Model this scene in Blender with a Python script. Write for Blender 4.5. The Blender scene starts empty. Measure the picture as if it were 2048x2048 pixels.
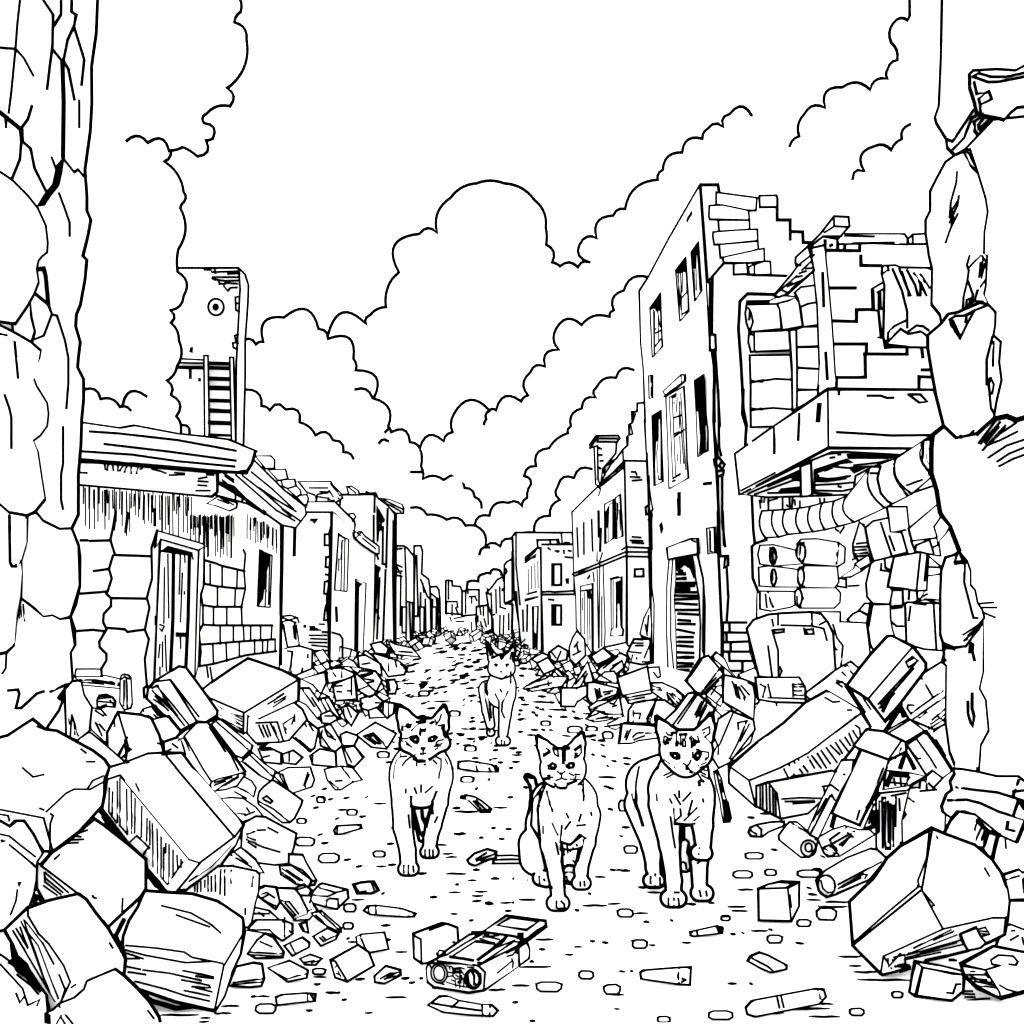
import bpy, math, random
import numpy as np
from mathutils import Vector
from mathutils.bvhtree import BVHTree

# ------------------------------------------------------------------ scene, camera, light
scene = bpy.context.scene
COL = scene.collection
F, H, HY = 1773.0, 0.9, 1225.0          # focal length in image points, eye height, horizon line
CAM = Vector((0, 0, H))
WM = 1.42

cam_data = bpy.data.cameras.new("camera")
cam_data.sensor_width = 36
cam_data.lens = F / 2048 * 36
cam_data.shift_y = (HY - 1024) / 2048
cam_data.clip_start, cam_data.clip_end = 0.05, 6000
cam = bpy.data.objects.new("camera", cam_data)
cam.location = CAM
cam.rotation_euler = (math.radians(90), 0, 0)
COL.objects.link(cam)
scene.camera = cam

SUN_EL, SUN_ROT = math.radians(58), math.radians(200)
world = bpy.data.worlds.new("World")
scene.world = world
world.use_nodes = True
nt = world.node_tree
nt.nodes.clear()
out = nt.nodes.new("ShaderNodeOutputWorld")
bg = nt.nodes.new("ShaderNodeBackground")
sky = nt.nodes.new("ShaderNodeTexSky")
sky.sky_type = 'NISHITA'
sky.sun_disc = False
sky.sun_elevation, sky.sun_rotation = SUN_EL, SUN_ROT
mix = nt.nodes.new("ShaderNodeMix")
mix.data_type = 'RGBA'
mix.inputs[0].default_value = 0.96       # a bright, even overcast deck
mix.inputs[7].default_value = (10, 10, 10, 1)
nt.links.new(sky.outputs[0], mix.inputs[6])
nt.links.new(mix.outputs[2], bg.inputs[0])
bg.inputs[1].default_value = 0.1
nt.links.new(bg.outputs[0], out.inputs[0])

sun = bpy.data.lights.new("sun", 'SUN')
sun.energy, sun.angle, sun.color = 0.7, math.radians(25), (1, 0.985, 0.96)
so = bpy.data.objects.new("sun", sun)
so.rotation_euler = (math.radians(90) - SUN_EL, 0, math.radians(20))
so.location = (0, -5, 30)
COL.objects.link(so)
vs = scene.view_settings
vs.view_transform, vs.look, vs.gamma, vs.use_curve_mapping = 'Standard', 'None', 1, False
vs.exposure = 1.75
scene.cycles.max_bounces = 8
scene.cycles.diffuse_bounces = 6

def make_mat(name, lo, hi, scale, bump=0.0):
    m = bpy.data.materials.new(name)
    m.use_nodes = True
    t = m.node_tree
    b = t.nodes["Principled BSDF"]
    n = t.nodes.new("ShaderNodeTexNoise")
    n.inputs["Scale"].default_value = scale
    n.inputs["Detail"].default_value = 4
    r = t.nodes.new("ShaderNodeValToRGB")
    r.color_ramp.elements[0].color = (*lo, 1)
    r.color_ramp.elements[1].color = (*hi, 1)
    g = t.nodes.new("ShaderNodeNewGeometry")
    t.links.new(g.outputs["Position"], n.inputs["Vector"])
    t.links.new(n.outputs["Fac"], r.inputs["Fac"])
    t.links.new(r.outputs["Color"], b.inputs["Base Color"])
    b.inputs["Roughness"].default_value = 0.95
    b.inputs["Specular IOR Level"].default_value = 0.0
    return m

w = lambda a: (a, a, a)
MAT = {
    'stone': make_mat("white_stone", w(.86), w(.9), 6),
    'plaster': make_mat("white_plaster", w(.87), w(.9), 2),
    'wood': make_mat("bleached_timber", w(.85), w(.9), 9),
    'fur': make_mat("white_fur", w(.88), w(.91), 30),
    'ground': make_mat("pale_dusty_ground", w(.86), w(.9), 1.2),
    'cloud': make_mat("cloud_white", w(.9), w(.92), 0.02),
    'cloth': make_mat("white_cloth", w(.87), w(.9), 12),
    'metal': make_mat("white_enamel", w(.86), w(.9), 14),
    'ink': make_mat("black_line", w(.0), w(.0), 3),
}

# ------------------------------------------------------------------ reading the plan
TILE = {}
for nm, ox, oy, sz in [("L0", 0, 0, 512), ("L1", 0, 512, 512), ("L2", 0, 1024, 512), ("L3", 0, 1536, 512),
                       ("R0", 1536, 0, 512), ("R1", 1536, 512, 512), ("R2", 1536, 1024, 512), ("R3", 1536, 1536, 512),
                       ("M2", 512, 1024, 512), ("N2", 1024, 1024, 512), ("M3", 512, 1536, 512), ("N3", 1024, 1536, 512),
                       ("P", 1180, 340, 512), ("Q", 1180, 780, 384), ("C", 480, 340, 768), ("D", 380, 880, 512),
                       ("E", 760, 1120, 540), ("K1", 770, 1400, 160), ("K2", 1060, 1460, 160), ("K3", 1300, 1430, 160),
                       ("G", 820, 1820, 300), ("W", 0, 0, 2048), ("X", 0, 0, 1932)]:
    TILE[nm] = (ox, oy, sz / 1932.0)

def rd(text, tile):
    """'x,y x,y L2: x,y' -> points in image units; an optional third value is kept."""
    ox, oy, s = TILE[tile]
    res = []
    for t in text.split():
        if t[-1] == ':':
            ox, oy, s = TILE[t[:-1]]
            continue
        v = [float(q) for q in t.split(',')]
        res.append((ox + v[0] * s, oy + v[1] * s) + tuple(v[2:]))
    return res

def rds(text, tile):
    return [rd(q, tile) for q in text.split(';') if q.strip()]

def P3(x, y, Z):
    return Vector(((x - 1024) * Z / F, Z, H + (HY - y) * Z / F))

def ground_depth(y):
    return F * H / max(y - HY, 1.0)

def fidx(text):
    res = []
    for f in text.split('|'):
        ids = []
        for q in f.split(','):
            if '-' in q:
                a, b = q.split('-')
                ids += list(range(int(a), int(b) + 1))
            else:
                ids.append(int(q))
        res.append(ids)
    return res

def thing(name, label, cat, loc=(0, 0, 0), group=None):
    o = bpy.data.objects.new(name, None)
    o.location = loc
    o['label'], o['category'] = label, cat
    if group:
        o['group'] = group
    COL.objects.link(o)
    return o

class Ob:
    """One mesh object: its solid body and the drawn black lines on its edges and faces."""
    def __init__(s, name, mat, label=None, cat=None, group=None, parent=None, kind=None):
        s.name, s.mat, s.label, s.cat, s.group, s.parent, s.kind = name, mat, label, cat, group, parent, kind
        s.V, s.Fc, s.M = [], [], []
        s.nb = 0
        s.bvh = None
        s.Z = 5.0

    def add(s, verts, faces, m):
        b = len(s.V)
        s.V += [Vector(v) for v in verts]
        s.Fc += [[b + i for i in f] for f in faces]
        s.M += [m] * len(faces)

    # ---- ink
    def tube(s, pts, w, closed=False):
        pts = [Vector(p) for p in pts]
        q = [pts[0]]
        for p in pts[1:]:
            if (p - q[-1]).length > 1e-5:
                q.append(p)
        if closed and len(q) > 2 and (q[0] - q[-1]).length < 1e-5:
            q.pop()
        n = len(q)
        if n < 2:
            return
        K = 5
        vs_, fs = [], []
        for i, p in enumerate(q):
            a = q[i - 1] if (i or closed) else None
            b = q[(i + 1) % n] if (i < n - 1 or closed) else None
            d1 = (p - a).normalized() if a is not None else None
            d2 = (b - p).normalized() if b is not None else None
            t = (d1 or d2) + (d2 or d1)
            if t.length < 1e-3:
                t = d2 or d1
            t.normalize()
            k = 1.0
            if d1 and d2:
                k = min(1.5, 1 / max(0.5, t.dot(d2)))
            ww = w[min(i, len(w) - 1)] if isinstance(w, (list, tuple)) else w
            r = 0.5 * ww * WM * max(p.y, .3) / F
            v = (p - CAM).normalized()
            side = t.cross(v)
            if side.length < 1e-3:
                side = t.cross(Vector((0.3, 0.5, 0.8)))
            side.normalize()
            up = side.cross(t).normalized()
            c = p
            if not closed and (a is None or b is None):
                c = p + (-t if a is None else t) * r * 0.6
            for j in range(K):
                an = 2 * math.pi * j / K
                vs_.append(c + (side * math.cos(an) * k + up * math.sin(an)) * r)
        for i in range(n if closed else n - 1):
            i2 = (i + 1) % n
            for j in range(K):
                j2 = (j + 1) % K
                fs.append([i * K + j, i * K + j2, i2 * K + j2, i2 * K + j])
        if not closed:
            fs.append(list(range(K))[::-1])
            fs.append([(n - 1) * K + j for j in range(K)])
        s.add(vs_, fs, 1)

    def body_bvh(s):
        if s.bvh is None:
            fs = [f for f, m in zip(s.Fc, s.M) if m == 0]
            s.bvh = BVHTree.FromPolygons(s.V, fs)
        return s.bvh

    def hit(s, x, y):
        d = P3(x, y, 1.0) - CAM
        d.normalize()
        h = s.body_bvh().ray_cast(CAM, d)
        return h[0] if h[0] is not None else None

    def lay(s, line, lift=0.0):
        """a drawn line laid on the surface of the body"""
        dense = []
        for a, b in zip(line, line[1:]):
            n = max(1, int(math.hypot(b[0] - a[0], b[1] - a[1]) / 14))
            for i in range(n):
                dense.append((a[0] + (b[0] - a[0]) * i / n, a[1] + (b[1] - a[1]) * i / n))
        dense.append(line[-1][:2])
        hs = [s.hit(*p) for p in dense]
        ys = [h.y for h in hs if h is not None]
        z = sum(ys) / len(ys) if ys else s.Z
        last, res = None, []
        for i, (p, h) in enumerate(zip(dense, hs)):
            if h is None:
                near = next((g for g in hs[i:] if g is not None), last)
                h = P3(p[0], p[1], near.y if near is not None else z)
            else:
                last = h
            res.append(h + (CAM - h) * lift)
        return res

    def strokes(s, text, tile, w=3.0):
        for ln in rds(text, tile):
            if len(ln) == 1:
                ln = [ln[0], (ln[0][0] + 1, ln[0][1])]
            s.tube(s.lay(ln, 0.0006), w * 1.28)
        return s

    def fill(s, text, tile):
        for poly in rds(text, tile):
            pts = s.lay([p[:2] for p in poly] + [poly[0][:2]], 0.0012)[:-1]
            s.add(pts, [list(range(len(pts)))], 1)
            s.tube(pts, 1.5, True)
        return s

    def fill3(s, polys):
        for poly in polys:
            pts = [h + (CAM - h) * 0.0028 for h in s.lay(poly + [poly[0]])][:-1]
            c = sum(pts, Vector()) / len(pts)
            hc = s.hit(sum(p[0] for p in poly) / len(poly), sum(p[1] for p in poly) / len(poly))
            if hc is not None:
                c = hc + (CAM - hc) * 0.0045
            s.add(pts + [c], [[i, (i + 1) % len(pts), len(pts)] for i in range(len(pts))], 1)

    # ---- bodies
    def solid(s, text, tile, Z, faces=None, thick=None, bump=None, zf=None, dome=True, wo=4.6, wi=3.4, ink=True, clamp=True, shrink=.9):
        pts = rd(text, tile) if isinstance(text, str) else text
        return s.solid_pts(pts, Z, faces, thick, bump, zf, dome, wo, wi, ink, clamp, shrink)

    def solid_pts(s, pts, Z, faces=None, thick=None, bump=None, zf=None, dome=True, wo=4.6, wi=3.4, ink=True, clamp=True, shrink=.9):
        wo, wi = min(max(wo, 3.9), 5.5), max(wi, 3.9)
        n = len(pts)
        fl = fidx(faces) if faces else [list(range(n))]
        xs, ys = [p[0] for p in pts], [p[1] for p in pts]
        size = max(max(xs) - min(xs), max(ys) - min(ys))
        if clamp and zf is None and Z:
            Z = min(Z, 0.995 * ground_depth(max(min(max(ys), 2040), HY + 2)))
        s.Z = Z or 10
        cnt = [0] * n
        for f in fl:
            for i in f:
                cnt[i] += 1
        def zat(i):
            p = pts[i]
            if len(p) > 2:
                return p[2]
            if zf:
                x0, z0, x1, z1 = zf
                t = (p[0] - x0) / (x1 - x0)
                return 1.0 / max(1e-3, (1 / z0) * (1 - t) + (1 / z1) * t)
            return Z - (0.22 if bump is None else bump) * size * Z / F * min(cnt[i] - 1, 2) / 2
        V = [P3(p[0], p[1], zat(i)) for i, p in enumerate(pts)]
        ctr = sum(V, Vector()) / n
        sc = ctr.y / F
        if thick is None:
            thick = 0.45 * size * sc
        ec = {}
        for f in fl:
            for a, b in zip(f, f[1:] + f[:1]):
                k = (min(a, b), max(a, b))
                ec.setdefault(k, []).append((a, b))
        nxt = {}
        for k, l in ec.items():
            if len(l) == 1:
                nxt[l[0][0]] = l[0][1]
        start = next(iter(nxt))
        loop, c = [start], nxt[start]
        while c != start and c in nxt and len(loop) <= n:
            loop.append(c)
            c = nxt[c]
        body, bf = list(V), []
        rounded = dome and not faces and zf is None and all(len(p) < 3 for p in pts)
        if rounded:
            b0 = len(body)
            bm = (0.10 if bump is None else bump) * size * sc
            for v in V:
                q = ctr + (v - ctr) * 0.72
                body.append(q + (CAM - q).normalized() * bm)
            for a, b in zip(range(n), list(range(1, n)) + [0]):
                bf.append([a, b, b0 + b, b0 + a])
            bf.append([b0 + i for i in range(n)])
        else:
            bf += fl
        d = (ctr - CAM).normalized()
        b1 = len(body)
        m = len(loop)
        for i in loop:
            v = V[i] + d * thick
            cc = ctr + d * thick
            body.append(cc + (v - cc) * shrink)
        for i in range(m):
            j = (i + 1) % m
            bf.append([loop[i], loop[j], b1 + j, b1 + i])
        bf.append([b1 + i for i in range(m)][::-1])
        s.add(body, bf, 0)
        s.bvh = None
        if ink:
            s.tube([V[i] for i in loop], wo, True)
            for k, l in ec.items():
                if len(l) > 1:
                    s.tube([V[k[0]], V[k[1]]], wi)
        return s

    def panel(s, host, text, tile, proud=0.004, back=0.02, wo=3.4, ink=True):
        """a part set on the face of the host mesh"""
        pts = rd(text, tile) if isinstance(text, str) else text
        hs = host.lay([p[:2] for p in pts] + [pts[0][:2]])
        idx, acc = [], 0
        line = [p[:2] for p in pts] + [pts[0][:2]]
        for a, b in zip(line, line[1:]):
            idx.append(acc)
            acc += max(1, int(math.hypot(b[0] - a[0], b[1] - a[1]) / 14))
        V = [hs[i] for i in idx]
        V = [v + (CAM - v) * proud for v in V]
        n = len(V)
        ctr = sum(V, Vector()) / n
        s.Z = ctr.y
        B = [v + (v - CAM) * back for v in V]
        wo = max(wo, 3.4)
        s.add(V + B, [list(range(n))] + [[i, (i + 1) % n, n + (i + 1) % n, n + i] for i in range(n)] + [[n + i for i in range(n)][::-1]], 0)
        s.bvh = None
        if ink:
            s.tube(V, wo, True)
        return s

    def done(s):
        lo = [min(v[i] for v in s.V) for i in range(3)]
        hi = [max(v[i] for v in s.V) for i in range(3)]
        loc = Vector(((lo[0] + hi[0]) / 2, (lo[1] + hi[1]) / 2, lo[2]))
        me = bpy.data.meshes.new(s.name)
        me.from_pydata([v - loc for v in s.V], [], s.Fc)
        me.materials.append(MAT[s.mat])
        me.materials.append(MAT['ink'])
        me.polygons.foreach_set("material_index", s.M)
        me.update()
        o = bpy.data.objects.new(s.name, me)
        COL.objects.link(o)
        if s.parent is not None:
            o.parent = s.parent
            pl, q = Vector((0, 0, 0)), s.parent
            while q is not None:
                pl += q.location
                q = q.parent
            o.location = loc - pl
        else:
            o.location = loc
        if s.label:
            o['label'] = s.label
        if s.cat:
            o['category'] = s.cat
        if s.group:
            o['group'] = s.group
        if s.kind:
            o['kind'] = s.kind
        s.o = o
        return o

def R(tile, Z, pts, faces=None, st="", label="", name="rubble_block", cat="rubble block", group=None, mat='stone', heavy="", fl="", ws=2.8, parent=None, **kw):
    """a traced block with its edges drawn, plus cracks and shading hatch (st), gap shade and dark tips in thick strokes (heavy) and hollows inked black (fl)"""
    b = Ob(name, mat, label or None, None if parent else cat, group, parent)
    b.solid(pts, tile, Z, faces, **kw)
    if st:
        b.strokes(st, tile, ws)
    if heavy:
        b.strokes(heavy, tile, 6)  # shade in gaps and dark tips, inked as thick strokes
    if fl:
        b.fill(fl, tile)
    b.done()
    return b

def circ(cx, cy, rx, ry, n=18, a0=0, a1=360):
    return [(cx + rx * math.cos(math.radians(a0 + (a1 - a0) * i / n)), cy + ry * math.sin(math.radians(a0 + (a1 - a0) * i / n))) for i in range(n + (a1 - a0 < 360))]

def tpt(tile, x, y):
    ox, oy, s = TILE[tile]
    return ox + x * s, oy + y * s

def ell(tile, cx, cy, rx, ry, rot=0, n=18):
    ox, oy, s = TILE[tile]
    res = []
    c, sn = math.cos(math.radians(rot)), math.sin(math.radians(rot))
    for i in range(n):
        a = 2 * math.pi * i / n
        x, y = rx * math.cos(a), ry * math.sin(a)
        res.append((ox + (cx + x * c - y * sn) * s, oy + (cy + x * sn + y * c) * s))
    return res

def eave_hatch(rng, tile, x0, x1, ya, yb, l0, l1, n):
    """short vertical hatch lines that ink in the shade below an edge"""
    res = []
    for i in range(n):
        t = (i + rng.random()) / n
        x = x0 + (x1 - x0) * t
        y = ya + (yb - ya) * t + rng.uniform(0, 25)
        res.append(f"{x:.0f},{y:.0f} {x + rng.uniform(-4, 4):.0f},{y + rng.uniform(l0, l1):.0f}")
    return ";".join(res)
# ------------------------------------------------------------------ clouds
def scallop(pts, default=.28):
    res = []
    for p, q in zip(pts, pts[1:]):
        b = p[2] / 100 if len(p) > 2 else default
        dx, dy = q[0] - p[0], q[1] - p[1]
        n = max(3, min(14, int(math.hypot(dx, dy) / 8)))
        for i in range(n):
            t = i / n
            h = 4 * t * (1 - t) * b
            res.append((p[0] + dx * t + dy * h, p[1] + dy * t - dx * h))
    res.append(pts[-1][:2])
    return res

def cloud(label, Z, tile, cusps, close, extra="", thick=30, name="cloud", cat="cloud", w=5.0, cl_tile=None):
    line = scallop(rd(cusps, tile))
    poly = line + [p[:2] for p in rd(close, cl_tile or tile)]
    b = Ob(name, 'cloud', label, cat, None)
    b.solid_pts(poly, Z, None, min(thick, Z * .035), dome=False, ink=False, clamp=False, shrink=1)
    b.tube([P3(p[0], p[1], Z) for p in line], w)
    for e in extra.split('|'):
        if e.strip():
            ln = scallop(rd(e, tile))
            b.tube(b.lay(ln, .0005), w)
    b.done()

cloud("tallest cumulus with one big round dome in the middle of the sky", 900, "C",
      "443,830,45 638,780,30 655,730,12 735,690,10 768,545,0 800,515,38 902,322,30 993,318,18 1060,140,12 1190,68,10 1330,68,12 1480,150,14 1538,290,5 1540,375,25 1570,465,8 1610,485,25 1700,490,25 1760,465",
      "1760,900 1500,1200 1100,1500 800,1400 500,1000", thick=120)
cloud("long cloud bank rising to the upper right beside the tall house", 800, "C",
      "1760,465,35 1725,350,20 1795,345,32 P: 175,345,22 265,295,20 510,75,20 550,0,25 W: 1287,288,30 1325,262,15 1335,243,28 1365,240,30 1377,215,38 1418,218",
      "W: 1600,330 1600,700 1300,800 C: 1850,900 1600,600", thick=100)
cloud("cloud at the top right edge beside the broken wall", 760, "R0",
      "165,1100,15 235,1030,15 275,860,25 430,815,35 560,660,22 770,680,25 900,595,15 905,520,18 975,455,-15 930,320,18 970,150,20 1050,155,-5 1070,120,0 1070,-60",
      "1400,-60 1400,1100 900,1300 300,1200", "640,1350,35 725,1290,32 800,1105,20 930,1135,12 1010,1050,22 1070,940", thick=100)
cloud("second cloud bank behind the tall house, above the chimney", 640, "C",
      "905,1400,40 1025,1365,20 1070,1320,12 1075,1230,35 1255,1210,25 1288,1210,38 1415,1165,15 1450,1135,25 1460,1020,28 1535,990,35 1605,905,18 1590,800,32 1718,780,18 1860,740,25 P: 180,1060,28 255,910,25 440,810",
      "P: 600,1000 500,1500 C: 1750,1400 1300,1700 1000,1480", "1228,1280,10 1240,1255,25 1255,1212", thick=90)
cloud("third cloud bank stepping up from the street end to the tall house", 560, "C",
      "1180,1790,28 1255,1740,28 1350,1675,25 1420,1695,20 1445,1650,10 1465,1580,-25 1430,1540,25 1490,1490,30 1555,1400,10 1650,1325,20 1665,1290,25 1720,1200,30 1790,1145,28 P: 50,1640,20 195,1570,30 330,1510",
      "P: 480,1520 480,1900 C: 1900,1500 1500,1850 1260,1900", thick=80)
cloud("low cloud just left of the chimney house", 480, "C",
      "1370,1850,10 1480,1825,28 1560,1740,20 1610,1660,25 1600,1590,30 1680,1550,28 1770,1505",
      "1900,1500 1900,1950 1400,1950", thick=60)
cloud("left cloud bank sloping down towards the street end", 700, "C",
      "20,855,25 80,878,15 118,865,38 222,742,40 395,800,25 443,850,42 570,950,15 582,1008,40 672,1150,28 745,1290,10 760,1320,38 855,1370,15 905,1400,8 910,1490,10 920,1555,18 1025,1560,42 1130,1600,25 1180,1645,20 1215,1700",
      "1100,1720 700,1600 20,1500", "580,1105,25 665,1145|700,1375,30 745,1365|730,1320,0 750,1300|860,1520,0 915,1520", thick=90)
cloud("lower left cloud bank behind the tower and cottage roof", 600, "C",
      "30,1105,28 108,1188,15 150,1210,38 230,1205,38 300,1270,12 380,1335,32 468,1360,30 520,1420,20 570,1452",
      "560,1560 300,1560 30,1400", thick=70)
cloud("small low cloud above the far end of the street", 520, "C",
      "860,1700,20 940,1735,10 1040,1760,25 1135,1790,5 1185,1790,20 1235,1890,22 1310,1895,25 1360,1855",
      "1400,1960 1000,1960 880,1800", "1205,1935,30 1255,1900", thick=50)
cloud("rising dust column with a scalloped right side in front of the tower", 21, "L0",
      "1755,-60,20 1815,90,-15 1770,170,22 1860,300,15 1715,665,28 1735,800,-15 1560,855,-30 1540,930,35 1605,1045,5 1555,1060,35 1490,1180,-5 1380,1110,5 1290,1135,18 1240,1220,12 1385,1450,20 1390,1520,-10 1360,1570,15 1345,1880,-5 L1: 1340,120,25 1385,300,20 1285,410,30 1290,505,12 1350,640,14 1335,830,12 1260,940,22 1290,1050,30 1330,1210,8 1365,1280,0 1365,1345",
      "L1: 1365,2900 300,2900 L0: 300,-60",
      "955,1065,28 1115,1078,38 1275,1140|L1: 630,1010,28 760,1080,20 905,1140,20 985,1165|L1: 925,1130,40 1105,1060|L1: 1370,1275,30 1430,1340", thick=1.5, name="dust_column", cat="dust cloud")

cloud("tiny far cloud right above the roofs at the street end", 460, "E",
      "620,215,0 628,157,10 705,155,30 745,100,15 790,98,30 835,68,25 868,108",
      "880,300 640,300", thick=30)

# ------------------------------------------------------------------ ground
g = Ob("ground", 'ground', kind="structure")
g.add([(-3000, -60, 0), (3000, -60, 0), (3000, 3000, 0), (-3000, 3000, 0)], [[0, 1, 2, 3]], 0)

def gpt(x, y):
    p = P3(x, y, ground_depth(y))
    return p

def dash(tile, text, w=3.6):
    ox, oy, s = TILE[tile]
    for t in text.split():
        x0, x1, y = [float(v) for v in t.split(',')]
        a, b = (ox + x0 * s, oy + y * s), (ox + x1 * s, oy + y * s)
        ww = w if (x1 - x0) > 75 else w * 1.35
        n = 4 if (x1 - x0) > 120 else 2
        pts = [gpt(a[0] + (b[0] - a[0]) * i / n, a[1] + random.Random(int(a[0] * 7 + i)).uniform(-.8, .8)) for i in range(n + 1)]
        # the crack is foreshortened on the ground, so it is given its true width across
        vs_, k = [], len(pts)
        for i, p in enumerate(pts):
            z = p.y
            hw = 0.5 * ww * WM * z * z / (F * H) * (0.55 if i in (0, k - 1) else 1)
            vs_ += [Vector((p.x, p.y - hw, .0015)), Vector((p.x, p.y + hw, .0015))]
        g.add(vs_, [[2 * i, 2 * i + 2, 2 * i + 3, 2 * i + 1] for i in range(k - 1)], 1)

dash("N3", "50,180,995 530,720,1040 720,820,1027 735,785,770 820,895,777 825,890,450 725,775,155 720,755,310 650,790,72 950,1015,905 1020,1130,942 915,1030,1100 990,1040,1163 175,315,1297 200,255,1370 585,630,1310 675,730,1320 1625,1765,1048 1700,1825,920 1655,1780,1082 1775,1830,375 1305,1385,1030 1480,1530,1020 55,300,1505 0,135,1645 0,50,1772 130,180,1912 1645,1690,1255 1730,1755,1250 1800,1932,1232 1190,1220,1153 80,130,147 470,510,1075 110,120,850 570,600,950 1330,1390,1030 130,170,1462 0,20,838 0,20,1018 1910,1932,328")
dash("M3", "430,475,300 660,710,225 545,585,237 820,845,222 890,985,270 985,1045,575 490,550,567 465,505,505 595,630,382 660,720,692 750,805,743 905,985,744 720,820,995 1050,1145,1390 1150,1205,1622 975,1140,1735 600,640,1700 375,430,1833 435,490,1635 430,535,1580 1405,1490,650 1430,1520,675 1430,1590,800 1635,1690,770 1500,1535,880 1450,1545,942 1650,1750,935 1725,1785,1018 1840,1932,1018 1530,1580,495 1680,1720,528 1500,1670,330 1480,1545,305 1790,1900,300 1650,1680,157 1745,1770,88 1880,1932,460 0,105,1727 1755,1885,1677 1215,1290,797 495,535,160 1230,1265,1588 1060,1080,55 680,710,1290 690,770,1318 750,825,1595")
dash("E", "275,340,885 415,485,910 495,570,860 660,715,730 590,610,1000 645,665,1008 560,605,1255 700,770,1268 705,750,1283 790,800,1310 940,1020,1395 980,1025,1142 635,685,1158 645,680,1130 985,1025,1230 1075,1135,1215 1150,1185,1215 985,1010,1105 1205,1320,1072 1200,1235,1118 1285,1345,1125 1505,1550,1255 1575,1610,1325 1510,1540,1395 1580,1620,1405 1560,1690,1555 1620,1640,1475 1630,1675,1635 1020,1065,1628 520,575,1777 530,700,1803 290,330,1028 385,505,1012 335,400,1062 225,242,972 385,420,955 165,250,885 840,885,1450 920,955,1487 680,705,1637 910,955,1700 770,792,1573 270,325,1115 290,310,915 455,485,945 610,640,880 335,365,850 410,440,857 565,585,850 600,635,815 495,515,795 560,580,740 530,545,770 420,470,788 1105,1140,1055 1080,1115,1090 1370,1400,1085 1450,1540,1100 1125,1190,975 1090,1230,1018 985,1000,935 985,1035,985 1155,1200,935 1735,1800,1420 1740,1790,1460 1640,1670,1785")
dash("R3", "300,370,958 290,400,1000 430,610,1015 380,600,1050 530,700,1425 610,705,1497 645,820,1543 670,1080,1604 20,70,617 205,275,1325 0,35,1222 370,495,1782 100,470,1820 0,120,1852 305,550,1880 1370,1415,1450 290,330,910 380,395,1045 395,430,670")
dash("L3", "1670,1810,1800 1615,1750,1855 1210,1500,1868 1510,1590,1890 1500,1580,1920 1890,1932,1728")
dash("M2", "1110,1200,1295 1230,1295,1300 1370,1445,1320 1300,1325,1352 1560,1610,1292 1630,1690,1133 1480,1510,1130 1565,1600,1162 1455,1475,1200 1285,1315,1255 1240,1270,1330 1415,1445,1360 1170,1190,1388 1570,1600,1165")

rg = random.Random(77)
for _ in range(230):
    y_ = 1285 + 250 * rg.random() ** 1.4
    l_, r_ = 800 - (y_ - 1285) * .25, 1010 + (y_ - 1285) * 1.0
    x_ = rg.uniform(l_, r_)
    ln_ = rg.uniform(6, 20)
    dash("W", f"{x_ * .9434:.1f},{(x_ + ln_) * .9434:.1f},{y_ * .9434:.1f}", rg.uniform(2.4, 4))
for _ in range(60):
    y_ = 1530 + 500 * rg.random()
    x_ = rg.uniform(620, 1520)
    ln_ = rg.uniform(8, 26)
    dash("W", f"{x_ * .9434:.1f},{(x_ + ln_) * .9434:.1f},{y_ * .9434:.1f}", rg.uniform(2.6, 4))
g.done()

# ------------------------------------------------------------------ pebbles and splinters on the street
def pebble(tile, text):
    for t in text.split():
        cx, cy, w_, h_ = [float(v) for v in t.split(',')]
        r = random.Random(int(cx * 3 + cy))
        pts = []
        for a, kx, ky in [(200, 1, .6), (235, .8, 1), (300, .85, 1), (340, 1, .6), (15, 1, .5), (50, .8, 1), (130, .85, 1), (165, 1, .6)]:
            an = math.radians(a)
            pts.append(tpt(tile, cx + .5 * w_ * (math.copysign(kx, math.cos(an)) if abs(math.cos(an)) > .75 else math.cos(an) * 1.1) * r.uniform(.9, 1), cy + .5 * h_ * (math.copysign(ky, math.sin(an)) if abs(math.sin(an)) > .7 else math.sin(an) * 1.5) * r.uniform(.85, 1)))
        b = Ob("pebble", 'stone', "small flat white pebble lying loose on the open street", "pebble", "loose pebbles on the street")
        b.solid_pts(pts, 9, None, None, bump=.2, wo=5.2)
        b.done()

pebble("N3", "895,615,95,50 855,1095,115,52 965,1330,105,55 560,1560,105,50 280,1650,190,65 755,1670,120,65 1145,1897,92,34 1575,1865,180,56 1825,663,130,40 1740,803,140,45 1612,1132,62,30 850,285,90,75")
pebble("M3", "490,240,55,40 725,335,70,35 930,650,85,38 710,1055,85,52 695,1190,72,40 550,680,152,62 1595,87,92,36 345,400,62,30 75,1815,150,60 475,1535,95,34 370,555,140,58")
pebble("E", "315,955,72,26 648,1350,76,32 535,1100,72,34 1185,1170,60,28 625,1570,90,32 1515,1210,74,26 1395,1215,100,40 1630,1255,70,46 25,1395,80,40")
pebble("R3", "270,1170,102,42 50,1290,110,52 975,1710,74,36 670,1840,104,42 440,1102,150,82 310,797,170,44 20,788,80,36 370,777,60,26")

def splinter(label, tile, Z, pts, st="", name="splinter", cat="splinter", group="splinters on the street", **kw):
    R(tile, Z, pts, None, st, label, name, cat, group, mat='wood', wo=4.8, ws=3.2, bump=.06, **kw)

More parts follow.
